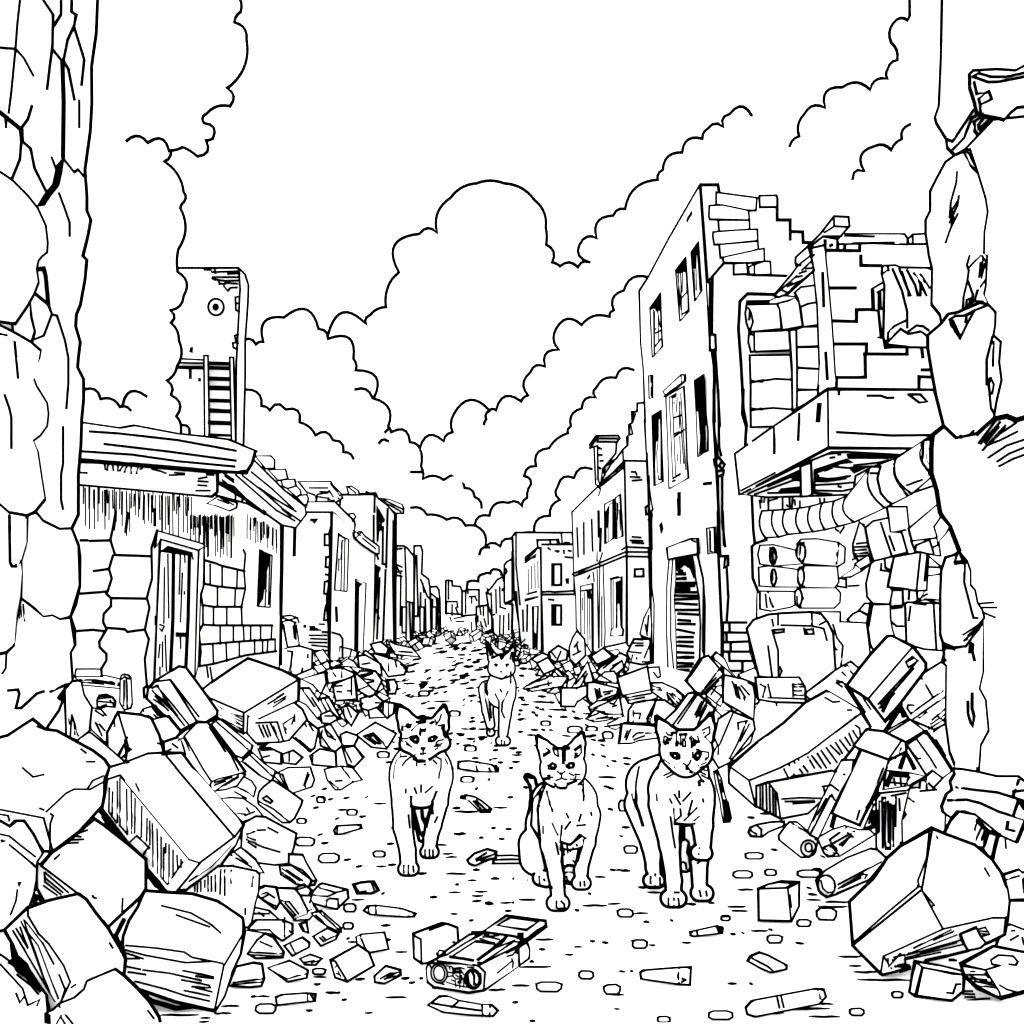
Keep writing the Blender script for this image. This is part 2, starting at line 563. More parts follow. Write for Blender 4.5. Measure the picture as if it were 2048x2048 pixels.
splinter("capped bolt-like rod lying left of the boxy camera", "M3", 9, "815,1075 840,1045 900,1040 1100,1065 1205,1100 1195,1115 1150,1120 860,1100", "905,1045 905,1095;1085,1065 1085,1115;850,1050 850,1095;1155,1085 1150,1118", name="rod", cat="rod")
splinter("short tapered peg on the open street left of the left cat", "M3", 9, "590,470 610,440 790,430 796,452 640,495 600,500", "615,445 612,495", name="peg", cat="peg")
splinter("straight stick with a dark end at the bottom left", "M3", 9, "150,1730 190,1715 380,1702 450,1708 445,1755 300,1768 160,1785", "390,1705 390,1755;415,1715 430,1740", name="stick", cat="stick")
splinter("flat split shard in front of the boxy camera", "M3", 9, "1298,1788 1385,1725 1440,1725 1530,1760 1700,1790 1780,1790 1825,1830 1790,1868 1600,1858 1410,1838", "1320,1775 1490,1803 1700,1832;1525,1762 1475,1805;1705,1795 1710,1855;1765,1795 1762,1862", name="shard", cat="shard")
splinter("cone shaped nozzle lying right of the boxy camera", "N3", 9, "968,1545 985,1530 1270,1508 1350,1505 1342,1632 1260,1628 975,1588", "1262,1510 1252,1570 1262,1628;1285,1590 1310,1600;1280,1615 1300,1605", name="nozzle", cat="nozzle")
splinter("long round stick with a ring at the bottom right", "W", 9, "1410,1913 1407,1901 1418,1889 1540,1866 1554,1867 1558,1880 1546,1893 1425,1917", "R3: 70,1738 85,1808;R3: 100,1730 118,1805;R3: 370,1670 395,1740", name="stick", cat="stick")
splinter("bent grey shard right of the nozzle", "N3", 9, "1778,1455 1800,1420 1865,1392 1932,1415 R3: 140,1490 138,1515 20,1540 N3: 1880,1510", "1810,1435 1932,1500 R3: 30,1525", name="shard", cat="shard")
splinter("split wood chip between the left cat and the sitting cat", "M3", 9, "1595,695 1650,645 1745,612 1815,632 1810,672 1760,690 1680,720 1655,735 1610,720", "1660,690 1740,640;1665,700 1800,650;1700,705 1780,680", name="wood_chip", cat="wood chip")
splinter("thin flat bar beside the wood chip and the sitting cat's tail", "M3", 9, "1790,665 1932,662 2000,668 2010,690 2005,715 1932,715 1790,718", "1795,693 1932,690 2000,690", name="bar", cat="bar")
splinter("pointed shell fragment between left cat and sitting cat", "M3", 9, "1545,220 1580,205 1650,220 1700,250 1775,310 1760,332 1700,332 1625,260 1600,235", "1640,250 1700,315;1660,245 1730,310", heavy="1550,222 1575,225;1705,325 1765,320", name="shell_fragment", cat="fragment")
splinter("stubby rod in two sections below the far cat", "E", 9, "560,1490 562,1445 630,1440 740,1458 800,1468 845,1490 842,1515 690,1512 640,1500", "685,1450 695,1505;712,1455 700,1510;780,1490 790,1515", heavy="825,1478 835,1505", name="rod", cat="rod")
splinter("thin dark tipped stick right of the right cat's paws", "N3", 9, "1345,1240 1400,1228 1550,1195 1590,1210 1585,1242 1370,1266 1348,1260", "1395,1235 1400,1260;1545,1200 1560,1240", heavy="1575,1205 1575,1235", name="stick", cat="stick")
splinter("rounded stub of pipe below the long beam", "N3", 9, "1785,485 1800,450 1850,430 1960,410 2050,405 2055,430 1932,480 1880,518 1800,510", "1850,435 1882,465 1880,515;1800,470 1845,500", name="pipe_stub", cat="pipe")

# ------------------------------------------------------------------ left foreground pier
pier = thing("ruined_pier", "tall ragged pier of piled boulders along the left edge", "ruined wall", (-1.9, 4.4, 0))
core = Ob("core", 'stone', parent=pier)
core.solid("L0: 740,-60 725,250 690,500 692,780 680,990 640,1280 655,1480 655,1590 685,1660 660,1790 625,1932 L1: 655,30 640,180 605,370 575,440 570,530 605,650 590,770 585,840 630,930 630,1080 615,1240 610,1420 590,1650 590,1932 L2: 590,20 540,125 590,250 602,330 600,560 570,700 530,790 560,880 565,1000 530,1060 545,1280 495,1340 490,1400 505,1690 L3: 400,400 -200,400 L0: -200,-60", "L0", 4.5, None, .8, dome=False, wo=6, clamp=False)
core.strokes("150,0 130,180 115,380 85,690 65,850;0,360 120,370 180,440 250,570;0,840 40,870 45,960", "L0", 3.4)
core.strokes("325,0 400,110 395,350 375,500 355,670;460,0 460,110 410,190;540,0 540,90 575,110 560,190 510,300 480,450;560,210 610,370 635,450 615,640;395,370 465,460;480,460 515,520 560,750;160,1060 230,1120 260,1270 325,1400 345,1440;160,1060 150,1200 90,1350;240,800 210,900 165,960", "L0", 4)
core.strokes("597,760 597,960;390,1190 420,1270;480,1200 560,1300 590,1280 630,1330;445,1460 490,1580 525,1680 525,1780", "L0", 3.4)
core.strokes("470,470 480,770 475,1180;0,850 160,980 165,1050", "L0", 6)
core.fill("485,1175 470,1290 445,1400 380,1480 335,1550 275,1560 330,1470 395,1390 425,1250", "L0")
core.strokes("270,105 330,95 345,150 365,370;265,290 360,370", "L1", 5.5)
core.strokes("365,360 390,440 430,450 490,640 515,770 515,960 500,1150;475,1290 475,1570 460,1650 460,1840 475,1910", "L1", 3.4)
core.done()
for tx, wd, txt in [
    ("L0", 6, "-200,1230 0,1300 90,1360 200,1470 280,1570 340,1700 355,1830 350,1900 310,1932 L1: 285,30 270,100 285,200 250,290 200,380 110,510 0,495 -200,480"),
    ("L1", 6, "-200,505 0,525 100,575 230,650 300,710 290,770 230,880 270,980 350,1110 360,1190 350,1280 300,1350 240,1395 280,1480 310,1680 335,1840 260,1932 L2: 205,25 70,0 0,-60 -200,-80"),
    ("L2", 5.5, "-200,-75 0,-55 70,5 205,30 205,215 160,370 170,450 155,640 125,830 110,1010 50,1060 0,1070 -200,1075"),
    ("L2", 6, "215,30 270,5 320,65 450,130 540,125 590,250 600,560 530,790 460,810 400,780 330,790 260,720 165,650 165,500 155,370 205,215"),
    ("L2", 6, "165,660 330,790 400,780 460,812 530,800 562,1000 530,1060 545,1280 500,1340 440,1500 300,1700 60,1800 -200,1800 -200,1250 0,1260 50,1180 55,1070 110,1010 125,830")]:
    s_ = Ob("boulder", 'stone', parent=pier)
    s_.solid(txt, tx, 4.35, None, .35, bump=.12, wo=wd, clamp=False)
    if txt.startswith("-200,505"):
        s_.strokes("110,650 135,920;35,1050 70,1150 85,1220 85,1450;0,590 50,600", "L1", 3.6)
    if txt.startswith("-200,-75"):
        s_.strokes("70,30 75,380 90,410 120,410 150,370", "L2", 4)
        s_.strokes("203,35 203,215 158,370 168,450 153,640 123,830 108,1010 50,1058 0,1068", "L2", 4.4)
    if txt.startswith("165,660"):
        s_.strokes("65,1348 135,1340 145,1370 120,1480 160,1480 280,1370 330,1355;380,1358 480,1310 530,1300", "L2", 4)
        s_.strokes("150,690 150,800;175,700 185,820;160,720 165,790;135,700 140,780", "L2", 2.6)
        s_.strokes("490,1345 450,1400;485,1360 490,1400", "L2", 9)
    s_.done()
s_ = Ob("boulder", 'stone', parent=pier)
s_.solid("95,515 130,490 200,370 228,330 235,460 262,570 240,650 100,575", "L1", 4.38, None, .3, bump=.03, wo=4.4, clamp=False)
s_.done()
s_ = Ob("boulder", 'stone', parent=pier)
s_.solid("225,335 260,290 360,370 390,440 330,600 235,640 255,560 240,460", "L1", 4.42, None, .3, bump=.05, wo=3.4)
s_.done()

# ------------------------------------------------------------------ big boulders, bottom left
G0 = "large tumbled stones at the bottom left"
R("L3", 3.05, "-150,-190 60,-247 248,-370 340,-292 430,-280 580,-197 700,-132 790,-62 830,0 800,90 785,270 600,475 400,632 335,625 240,490 175,400 110,400 70,445 -150,330 -150,285 330,378",
  "0-12,20,19|19,20,12-18", "350,330 500,190 560,160 680,162 800,95;665,150 700,95 780,60;170,0 250,68 330,50;380,345 400,360 378,420 376,610;300,305 330,318;L2: 610,1790 650,1820;L2: 655,1885 715,1885;L2: 280,1620 330,1640",
  "broad boulder with a flat top at the left edge under the pier", group=G0, wo=6)
R("L3", 2.8, "-150,420 0,400 75,445 130,400 180,400 250,500 320,640 280,700 275,720 270,850 250,960 215,1055 150,1110 35,1220 -150,1260", None,
  "0,500 70,515 150,580 265,670;70,580 240,720 265,745;130,920 120,1000 80,1105;0,350 60,360 70,400;138,865 145,890 155,865;10,545 45,552 15,556", "half hidden boulder at the left edge below the broad flat boulder", group=G0, wo=6,
  )
R("L3", 2.75, "390,640 510,560 715,385 780,430 970,580 1100,690 1100,910 1060,970 815,1200 690,1040 600,955 340,1010 280,905 275,715 310,735",
  "14,0-10|14,10-13", "340,790 410,850 515,940;340,830 475,940;340,860 460,955;330,890 430,960;335,790 340,860;925,985 920,1080;698,962 705,978 728,984;412,688 450,655;830,1190 1060,985;500,570 590,565;520,545 630,540;560,515 610,520;590,495 660,470",
  "cube-like boulder left of centre below the long oblong block", group=G0, wo=6, heavy="250,960 340,1010 420,995;255,985 270,1040")
R("L3", 2.55, "830,0 955,-40 1120,-105 1240,-108 1370,-112 1455,0 1595,170 1835,430 1775,580 1660,740 1390,920 1260,930 1110,760 1100,690 970,570 770,310 790,200 800,90 905,55 1430,690 1510,715 1340,920 1770,520 1330,0",
  "18,17,0,1,2,3,23,22,20,19|3-7,22,23|20,22,7-10,21|17-21,10-16",
  "825,150 820,330;850,180 845,370;885,100 885,410;905,80 905,440;955,160 960,500;990,170 995,490;1020,230 1015,490;1070,290 1065,520;1110,380 1105,550;1130,400 1130,580;1150,420 1155,740;1185,460 1190,790;1215,520 1215,815;1235,600 1235,830;1250,570 1250,640;1275,580 1275,870;1305,620 1305,810;1335,660 1340,760;1365,690 1365,750;1215,820 1265,878 1380,710;820,330 880,415;900,430 960,500;970,570 1030,510 1130,605 1075,665;1025,120 1050,175;1430,855 1600,740 1740,590;1085,645 1110,610",
  "long oblong block with a hatched side on top of the left pile", group=G0, wo=6.4, wi=4.2, ws=2.6, heavy="760,330 860,450 965,575;780,370 820,430 900,500;1110,800 1180,890 1250,925")
R("L3", 2.35, "35,1220 150,1110 210,1055 370,1000 590,950 650,990 720,1090 815,1210 925,1395 945,1440 935,1560 870,1520 660,1610 640,1670 560,1740 450,1785 386,1840 355,1720 270,1600 210,1490 130,1420 95,1330 210,1115 290,1250 370,1330 480,1490 530,1615",
  "2-15,26,25,24,23,22|22-26,15-21,0-2",
  "95,1225 200,1400 330,1620 415,1760;180,1145 270,1400 330,1580 390,1720;180,1200 290,1340 360,1530 440,1740;120,1210 210,1360;150,1200 210,1350;190,1150 320,1320 405,1480;445,1560 490,1670 470,1730;540,1655 570,1635;825,1320 850,1360;160,1160 210,1260 350,1640",
  "slanting slab with a long hatched left edge in the left pile", group=G0, wo=6, wi=3.8, heavy="90,1340 100,1420 200,1500 280,1610 350,1710;930,1150 870,1270 920,1380")
R("L3", 2.3, "1095,925 1265,940 1450,950 1640,1005 1830,1135 1840,1240 1815,1400 1750,1540 1690,1720 1620,1830 1460,1800 1300,1755 1050,1670 935,1560 950,1440 925,1340 930,1270 975,1150 1040,1050 1690,1490 1825,1230",
  "0-5,19,9-18|5-9,19",
  "950,1340 1180,1360 1390,1390 1450,1430 1680,1475 1690,1490;950,1375 1100,1415 1400,1470 1600,1460;960,1400 1080,1440;960,1440 1050,1440;960,1500 1060,1520;970,1540 1100,1560;1080,1525 1280,1550 1520,1605;1020,1610 1250,1670 1400,1720 1580,1760;1060,1670 1330,1760 1590,1820;1380,1530 1610,1575 1610,1590 1480,1570;1370,1600 1580,1640 1590,1660 1450,1650;1480,1660 1600,1690;1390,1680 1580,1720;1220,1040 1440,1095 1590,1180 1665,1245;1330,1110 1580,1200",
  "big rounded cube boulder with layered lower half, front of the left pile", group=G0, wo=6.4, heavy="1060,1690 1140,1760 1330,1815 1460,1800")
R("L3", 2.0, "330,2050 355,1850 386,1840 455,1780 560,1740 640,1670 660,1610 870,1520 930,1565 1040,1670 1130,1770 1200,1880 1240,2050", None,
  "450,1800 500,1870 560,1945;460,1870 425,1932;455,1870 490,1932;1115,1830 1160,1890", "rounded boulder cut off by the bottom edge at the left", group=G0, wo=6.4, heavy="350,1850 355,1960;370,1870 375,1960")
R("L3", 2.15, "-150,1330 0,1410 70,1460 210,1600 270,1610 350,1720 360,1850 330,2050 -150,2050", None,
  "0,1480 170,1665 210,1790 245,1775;125,1560 230,1640 290,1710;245,1775 300,1745 280,1790;120,1700 150,1770 180,1730", "dark edged slab in the bottom left corner", group=G0, wo=5, heavy="70,1470 200,1570 300,1680;100,1440 200,1540")
R("L3", 2.62, "1650,740 1750,740 1932,778 1957,800 1950,930 1925,1020 1895,1170 1870,1200 1840,1200 1830,1135 1640,1005 1390,940", None,
  "1470,880 1470,930;1490,870 1490,935;1515,860 1515,930;1545,850 1545,900;1570,820 1570,930;1595,820 1595,930;1625,810 1625,930;1665,770 1660,950;1695,770 1695,960;1745,770 1742,870;1660,745 1760,735;1910,820 1900,895;1850,1060 1850,1105",
  "block tucked behind the big rounded cube boulder", group=G0, wo=4.2)
R("M3", 2.95, "-110,600 -100,420 0,365 70,370 180,430 305,495 285,600 250,720 140,730 0,712 -60,660", None,
  "0,575 60,600 180,635;90,450 165,490;-70,500 -10,480;-60,560 0,600;-70,540 0,570;-65,520 -5,545;10,470 70,468", "block with a blunt right end in the left pile above the small chips", group=G0, wo=4.4)
R("M3", 3.3, "15,230 25,180 60,140 125,90 260,180 350,245 340,280 290,380 255,410 200,410 100,330 20,270", None,
  "20,250 130,310 250,405;50,230 80,210 125,250 110,265 60,240", "tilted block on the street side of the left pile", group=G0, wo=4.4)
R("L2", 3.45, "1235,1735 1340,1700 1490,1585 1565,1590 1650,1700 1760,1830 1850,1960 1780,2060 1600,2105 1455,1932 1360,1820 1240,1830 1390,1690 1530,1935 1600,2040", "12,2-8,14,13|0-2,12,13,14,8-11",
  "1600,1640 1740,1830 1800,1950;1580,1625 1700,1810;1620,2050 1720,2000 1830,1970;1640,2040 1760,1990;1350,1720 1390,1700 1430,1800;1370,1730 1400,1830;1300,1750 1340,1780;1250,1810 1290,1790", "long narrow box behind the oblong block in the left pile", group=G0, wo=5)
R("L2", 3.6, "890,1510 1060,1530 1140,1555 1200,1680 1240,1830 1120,1822 950,1890 815,1790 810,1665 965,1760", "0-6,9|0,9,6,7,8",
  "960,1700 900,1840;990,1790 920,1850;865,1540 865,1620;930,1760 890,1830;975,1780 940,1850;940,1720 950,1830;1190,1745 1205,1750", "faceted block below the cottage door in the left pile", group=G0, wo=5)
R("L2", 3.8, "495,1340 545,1280 605,1270 630,1380 690,1475 680,1560 670,1660 590,1725 505,1690", None, "540,1530 530,1690;545,1540 590,1690;520,1560 525,1600;560,1590 565,1680", "upright shard leaning on the pier foot", group=G0, wo=5)
R("L2", 3.4, "580,1730 670,1660 810,1775 945,1895 860,1935 700,1830", None, "", "narrow wedge between the broad boulder and the faceted block", group=G0, wo=5)
R("L2", 3.9, "700,1480 760,1490 800,1535 700,1565 780,1660 810,1660 800,1740 690,1640 680,1560", None, "720,1500 780,1540;720,1590 770,1690;750,1600 790,1650", "small cracked chunk left of the faceted block", group=G0, wo=3.6)
R("L2", 4.2, "1165,1282 1280,1210 1350,1165 1405,1175 1530,1345 1640,1500 1635,1550 1560,1590 1490,1585 1360,1650 1235,1530 1110,1410 1120,1330 1285,1266", "0-8,13|0,13,8-12",
  "1180,1310 1300,1450 1420,1600;1150,1350 1300,1500 1390,1610;1170,1390 1270,1500;1160,1415 1240,1470;1230,1390 1340,1540;1180,1380 1260,1440;1150,1330 1190,1310 1230,1380;1290,1270 1500,1545;1545,1590 1640,1530", "leaning box below the cottage door", group=G0, wo=4.8, heavy="1170,1470 1210,1530 1240,1540")
R("M2", 4.6, "-402,1345 -340,1290 -180,1180 -60,1105 0,1125 200,1195 325,1260 320,1420 290,1440 140,1510 0,1580 -95,1670 -290,1545 -360,1400 -92,1515", "0-6,14,13|14,6-11|13,14,11,12",
  "-280,1465 -110,1560;-280,1490 -110,1580;-270,1530 -110,1610;-250,1560 -100,1640;-200,1510 -100,1545;-260,1480 -120,1600;-180,1590 -100,1650;90,1450 200,1380;140,1440 225,1390;130,1470 220,1410;160,1400 210,1370", "largest flat topped block in front of the cottage window", group=G0, wo=5)
R("M2", 4.3, "-65,1670 -60,1540 0,1575 140,1510 290,1440 350,1490 385,1565 250,1720 180,1735 0,1742", None,
  "0,1592 160,1585 205,1730;20,1610 50,1680;50,1610 90,1700;80,1610 110,1690;110,1600 160,1700;35,1640 60,1700;130,1620 170,1720;205,1600 290,1540 270,1600;230,1640 205,1610 225,1670;290,1530 290,1580", "hatched chunk leaning under the largest flat topped block", group=G0, wo=4.4, heavy="20,1750 90,1745 40,1775")

for Z, q, st, lab in [
    (3.2, "1590,125 1600,105 1650,85 1832,42 1850,50 1790,130 1700,160 1600,172", "1620,110 1750,70;1640,160 1800,60;1620,130 1700,100;1700,130 1800,70", "streaked wedge beside the upper end of the oblong block"),
    (3.15, "1650,235 1740,225 1832,232 1932,300 1990,370 1932,375 1835,425 1740,330", "1760,335 1850,350;1860,300 1880,330;1850,360 1920,330;1840,400 1932,375", "flat chunk along the right edge of the oblong block"),
    (3.4, "1740,150 1790,140 1860,170 1915,215 1932,150 1900,100 1830,60 1790,110", "1770,180 1860,230;1800,150 1880,190", "dark gapped chunk above the flat chunk"),
    (3.0, "1835,425 1932,372 2000,400 1980,560 1932,640 1832,590 1815,500", "1860,430 1932,405;1860,470 1932,460;1865,515 1932,510;1865,530 1932,545;1850,580 1932,620;1870,560 1932,580", "streaked stub behind the end of the oblong block"),
    (2.9, "1740,650 1815,600 1932,700 1990,790 1930,785 1760,745 1650,745", "1760,630 1870,720;1740,655 1900,750;1850,620 1932,690", "flat splinter under the end of the oblong block")]:
    R("L3", Z, q, None, st, lab, group=G0, wo=4.2, ws=2.6)
# ------------------------------------------------------------------ middle rubble, left of the street
G1 = "rubble heap along the left side of the street"
for Z, pts, fc, st, lab in [
    (6.2, "345,1260 520,1210 530,1290 490,1370 430,1300", None, "", "wedge shaped chunk right behind the largest flat topped block"),
    (5.9, "585,1305 745,1235 762,1412 605,1422 590,1360", None, "600,1315 650,1310;610,1355 645,1358;690,1350 715,1352;720,1240 720,1380", "square faced block in the middle of the left heap"),
    (6.4, "530,1190 650,1180 745,1222 720,1250 545,1290", None, "570,1190 600,1240;650,1185 645,1250;540,1210 530,1280", "flat chunk resting on the square faced block"),
    (5.6, "480,1410 550,1400 640,1560 500,1590 440,1480", None, "490,1420 560,1560;520,1410 600,1570", "narrow slab leaning left of the square faced block"),
    (6.1, "750,1220 850,1310 905,1362 870,1400 770,1345", None, "780,1340 850,1310 900,1350", "round topped chunk right of the square faced block"),
    (5.6, "790,1410 900,1380 960,1430 920,1470 860,1500 800,1480", None, "800,1450 880,1390;900,1440 940,1440", "lumpy chunk at the street edge of the left heap"),
    (5.5, "965,1430 1045,1445 1035,1520 990,1555 960,1520", None, "1000,1440 1000,1540", "last cube at the street edge of the left heap"),
    (5.4, "850,1500 910,1478 980,1548 860,1552", None, "", "low flat chip in front of the lumpy chunk"),
    (4.9, "760,1682 900,1590 1055,1672 1020,1732 985,1785 870,1772", None, "810,1692 885,1668 960,1742 985,1780;830,1690 880,1680 940,1750;850,1700 880,1690;850,1720 930,1750;770,1690 870,1770;820,1700 900,1755;840,1690 920,1750", "broad hatched block beside the left cat's head"),
    (5.0, "640,1682 680,1660 775,1692 740,1762 650,1762", None, "", "small plain block between two hatched blocks of the left heap"),
    (4.6, "655,1782 740,1765 812,1850 742,1922 690,1902", None, "670,1790 720,1890;760,1790 800,1850", "upright brick below the broad hatched block"),
    (4.9, "475,1630 560,1600 620,1702 652,1762 600,1805 490,1762", None, "520,1630 580,1700;500,1700 560,1790;480,1740 500,1650;520,1640 540,1690 600,1720", "block with a notched top in the middle left heap"),
    (4.45, "410,1842 480,1790 600,1812 607,1922 430,1905", None, "430,1840 420,1900", "flat fronted brick at the lower edge of the left heap"),
    (4.8, "270,1690 380,1570 470,1640 440,1780 410,1805", None, "300,1700 400,1810;330,1720 410,1790;360,1580 380,1620;400,1600 430,1650", "dark seamed chunk right of the hatched leaning chunk"),
    (4.4, "20,1790 100,1780 190,1822 190,1900 60,1885", None, "40,1800 120,1795;60,1850 100,1840", "rounded lump under the hatched leaning chunk"),
    (4.35, "200,1830 280,1800 350,1852 300,1902 210,1890", None, "250,1810 250,1880", "second rounded lump under the hatched leaning chunk"),
    (9.0, "868,1000 940,982 1000,1032 985,1072 900,1062", None, "880,1070 950,1100;880,1085 940,1110", "small boulder at the foot of the farther left house"),
    (9.3, "1000,980 1040,1002 1180,1032 1235,1092 1050,1072", None, "1040,1050 1180,1060", "long flat chunk at the foot of the farther left house"),
    (7.6, "880,1070 1000,1105 1080,1130 1140,1180 1120,1225 1000,1240 950,1160", None, "1000,1110 1000,1200;1050,1120 1060,1170;1090,1150 1140,1200", "rough boulder pile top beside the street"),
    (6.9, "770,1090 820,1080 940,1150 950,1230 880,1190 780,1170", None, "800,1150 860,1140;780,1200 900,1200", "angular chunk below the farther left house door"),
    (7.2, "560,1120 640,1150 700,1110 745,1135 770,1170 680,1160 560,1165", None, "570,1130 640,1120;600,1160 650,1150", "low mound of plaster below the doorway"),
    (6.5, "800,1240 900,1200 950,1270 900,1370 830,1310", None, "810,1245 880,1220;820,1260 890,1270;840,1290 890,1280", "cracked stone right of the plaster mound"),
    (5.8, "985,1270 1045,1265 1065,1310 1050,1370 1000,1370", None, "1000,1280 1010,1350", "stubby stone at the street edge"),
    (5.1, "640,1480 700,1460 770,1520 720,1610 680,1560", None, "660,1490 670,1540;690,1480 720,1550", "dark gapped chunk behind the plain small block"),
    (5.2, "490,1530 560,1500 620,1560 560,1595 500,1590", None, "520,1540 580,1540", "thin chip behind the block with a notched top"),
    (5.6, "325,1330 400,1330 480,1440 520,1530 470,1560 380,1450 320,1420", None, "350,1340 440,1470;420,1400 490,1510", "long curved fragment right of the largest flat topped block")]:
    R("M2", Z, pts, fc, st, lab, group=G1, wo=4.6, ws=2.7)
R("M3", 3.95, "130,52 240,0 410,-5 440,90 420,140 270,190", None, "160,40 200,50 245,160;390,35 360,130;400,50 370,140;180,60 230,150", "pale block with a sharp lower edge at the street side of the left heap", group=G1, wo=4)
R("M3", 4.05, "518,12 560,0 650,-12 730,0 800,88 730,105 640,162 600,162 540,90", None, "650,0 730,100;600,100 650,95;560,100 620,150", "block with a ridged top nearest the left cat", group=G1, wo=4)
G2 = "small chips spilled in front of the left pile"
for Z, pts, st, lab in [
    (3.2, "250,650 350,655 375,712 455,850 440,880 400,882 330,830 250,722", "250,725 350,770 440,860;360,860 440,850", "wedge of stone pointing at the street from the left pile"),
    (2.9, "160,905 290,910 330,960 395,1090 395,1120 290,1140 180,1000", "190,1000 250,1010 320,1100;200,1030 290,1120;220,1020 300,1110;210,1050 280,1130", "hatched slab on edge below the left pile"),
    (2.8, "430,935 480,880 500,872 690,920 697,980 610,1062 530,1045 410,1012", "480,905 600,940 690,920;440,960 540,970 600,945;530,1000 560,985 620,990 620,1040;535,1000 530,1040", "chunk with a round hole below the left pile"),
    (2.6, "420,1095 490,1080 640,1210 642,1235 540,1190 470,1142", "480,1090 630,1225;450,1110 540,1190", "thin wedge lying behind the small brick"),
    (2.5, "435,1272 540,1210 622,1250 602,1290 490,1338", "480,1280 510,1310 610,1260;500,1270 520,1290", "small brick with a lined edge left of the tilted cube"),
    (2.4, "215,1342 350,1280 402,1320 398,1350 275,1412", "262,1335 295,1395", "small brick with a plain top below the hatched slab"),
    (2.3, "335,1440 410,1410 497,1440 450,1482 370,1478", "360,1470 440,1455;420,1470 490,1445", "flat pebble sized chip above the flat slab"),
    (2.2, "92,1508 250,1456 392,1530 382,1580 240,1608", "100,1520 235,1590 385,1550", "flat rhombus slab at the bottom left of the street"),
    (2.25, "895,1572 980,1495 1090,1525 1092,1562 970,1622 900,1612", "940,1590 1010,1550 1085,1540;970,1595 1085,1560;990,1580 1060,1545", "pointed chip right of the tilted cube"),
    (2.52, "330,1180 380,1160 396,1240 355,1225", "345,1190 360,1220", "tiny upright chip beside the small brick"),
    (2.35, "-200,1640 -150,1500 -20,1470 45,1480 62,1590 40,1642 -50,1650", "-170,1620 50,1590;-180,1635 40,1615", "low block half under the big rounded cube boulder"),
    (2.9, "-30,930 60,890 150,900 182,1010 150,1062 50,992", "10,960 80,940 140,980;40,985 90,960;-20,930 60,900;20,970 160,1050", "rounded chip below the hatched strip stones"),
    (2.72, "-70,1062 0,1058 100,1082 180,1148 -60,1150", "-60,1100 100,1100;20,1090 60,1120", "low wedge beside the big rounded cube boulder"),
    (2.6, "-60,1222 0,1150 200,1150 275,1180 275,1250 200,1300 120,1250", "-60,1222 100,1222 200,1300;200,1160 260,1240;215,1130 215,1270", "curved shell-like chip near the big rounded cube boulder"),
    (2.45, "-60,1400 10,1300 70,1250 130,1280 210,1390 202,1425 0,1432", "-40,1390 120,1400 200,1400;-40,1410 190,1420;30,1310 120,1350", "dark topped chip near the big rounded cube boulder"),
    (2.85, "295,910 360,880 415,920 400,960 330,955", "310,920 370,900", "small cracked lump above the chunk with a round hole"),
    (3.0, "180,740 260,735 420,850 400,890 300,870 190,800", "200,760 330,850;200,790 300,860;230,770 350,850", "streaked splintered stone under the left pile"),
    (2.75, "285,1150 340,1130 395,1110 400,1085 440,1060 420,1000 460,1070 400,1140", "", "thin bent flake in the spilled chips")]:
    b = R("M3", Z, pts, None, st, lab, "stone_chip", "stone chip", G2, wo=4.8, ws=2.7)
R("M3", 2.42, "750,1275 790,1258 970,1242 1000,1365 850,1390 820,1342 790,1275", None, "790,1270 820,1340;755,1275 760,1330", "half brick lying behind the tilted cube", "brick", "brick", "cut stones lying on the street", wo=4.2)
R("M3", 2.25, "560,1450 770,1335 850,1390 892,1490 690,1610 600,1578 600,1460", "0-4,6|0,6,4,5", "600,1500 610,1490;610,1550 630,1560;620,1530 640,1570", "tilted cube of stone near the bottom, left of the boxy camera", "cut_stone", "cut stone", "cut stones lying on the street", wo=4.4)
R("M3", 2.47, "1185,1250 1400,1170 1450,1178 1520,1205 1528,1330 1440,1392 1290,1465 1250,1470 1195,1432 1245,1292 1200,1268", "0-7,9,10|0,10,9,7,8", "1310,1225 1430,1180;1485,1315 1500,1315", "upright slab standing right behind the boxy camera", "cut_stone", "cut stone", "cut stones lying on the street", wo=4.6)
R("N3", 9, "1858,912 1935,880 R3: 100,855 235,862 232,1040 175,1155 -70,1148 150,905", "0,1,2,3,7|7,3,4,5|0,7,5,6", "R3: 165,960 175,1050;R3: 80,862 200,875;R3: 140,900 200,870", "white cube of stone on the street beside the right cat", "cut_stone", "cut stone", "cut stones lying on the street", wo=4.6)

# ------------------------------------------------------------------ stone cottage on the left
rng = random.Random(4)
cot = thing("stone_cottage", "low stone cottage with a plank door and a heavy log over its front", "cottage", (-3.2, 8.5, 0))
VP = (150, 8.0, 565, 12.5)
cw = Ob("wall", 'plaster', parent=cot)
cw.solid("L1: 380,1600 600,1700 D: 0,380 210,420 430,480 690,630 690,640 685,1000 678,1310 670,1720 L2: 1850,2200 1100,2300 400,2300", "L1", None, None, .35, zf=VP, wo=3.6)
cw.strokes("590,215 660,215;680,220 830,215;870,0 850,120 830,210 865,320;865,325 1140,335;850,330 820,430 705,445;820,430 840,500 810,600 610,615;800,615 835,650 1105,655;835,650 835,710 780,770 775,830 800,880;575,900 700,890 785,900;800,875 940,885 960,905 1080,890;800,890 745,980 750,1020 800,1070 800,1120 765,1180;1185,140 1140,270 1145,500 1105,650 1125,720 1090,890 1120,960 1090,1110 1105,1310 1080,1330 1085,1400;575,1190 760,1190 765,1230", "L2", 3.8)
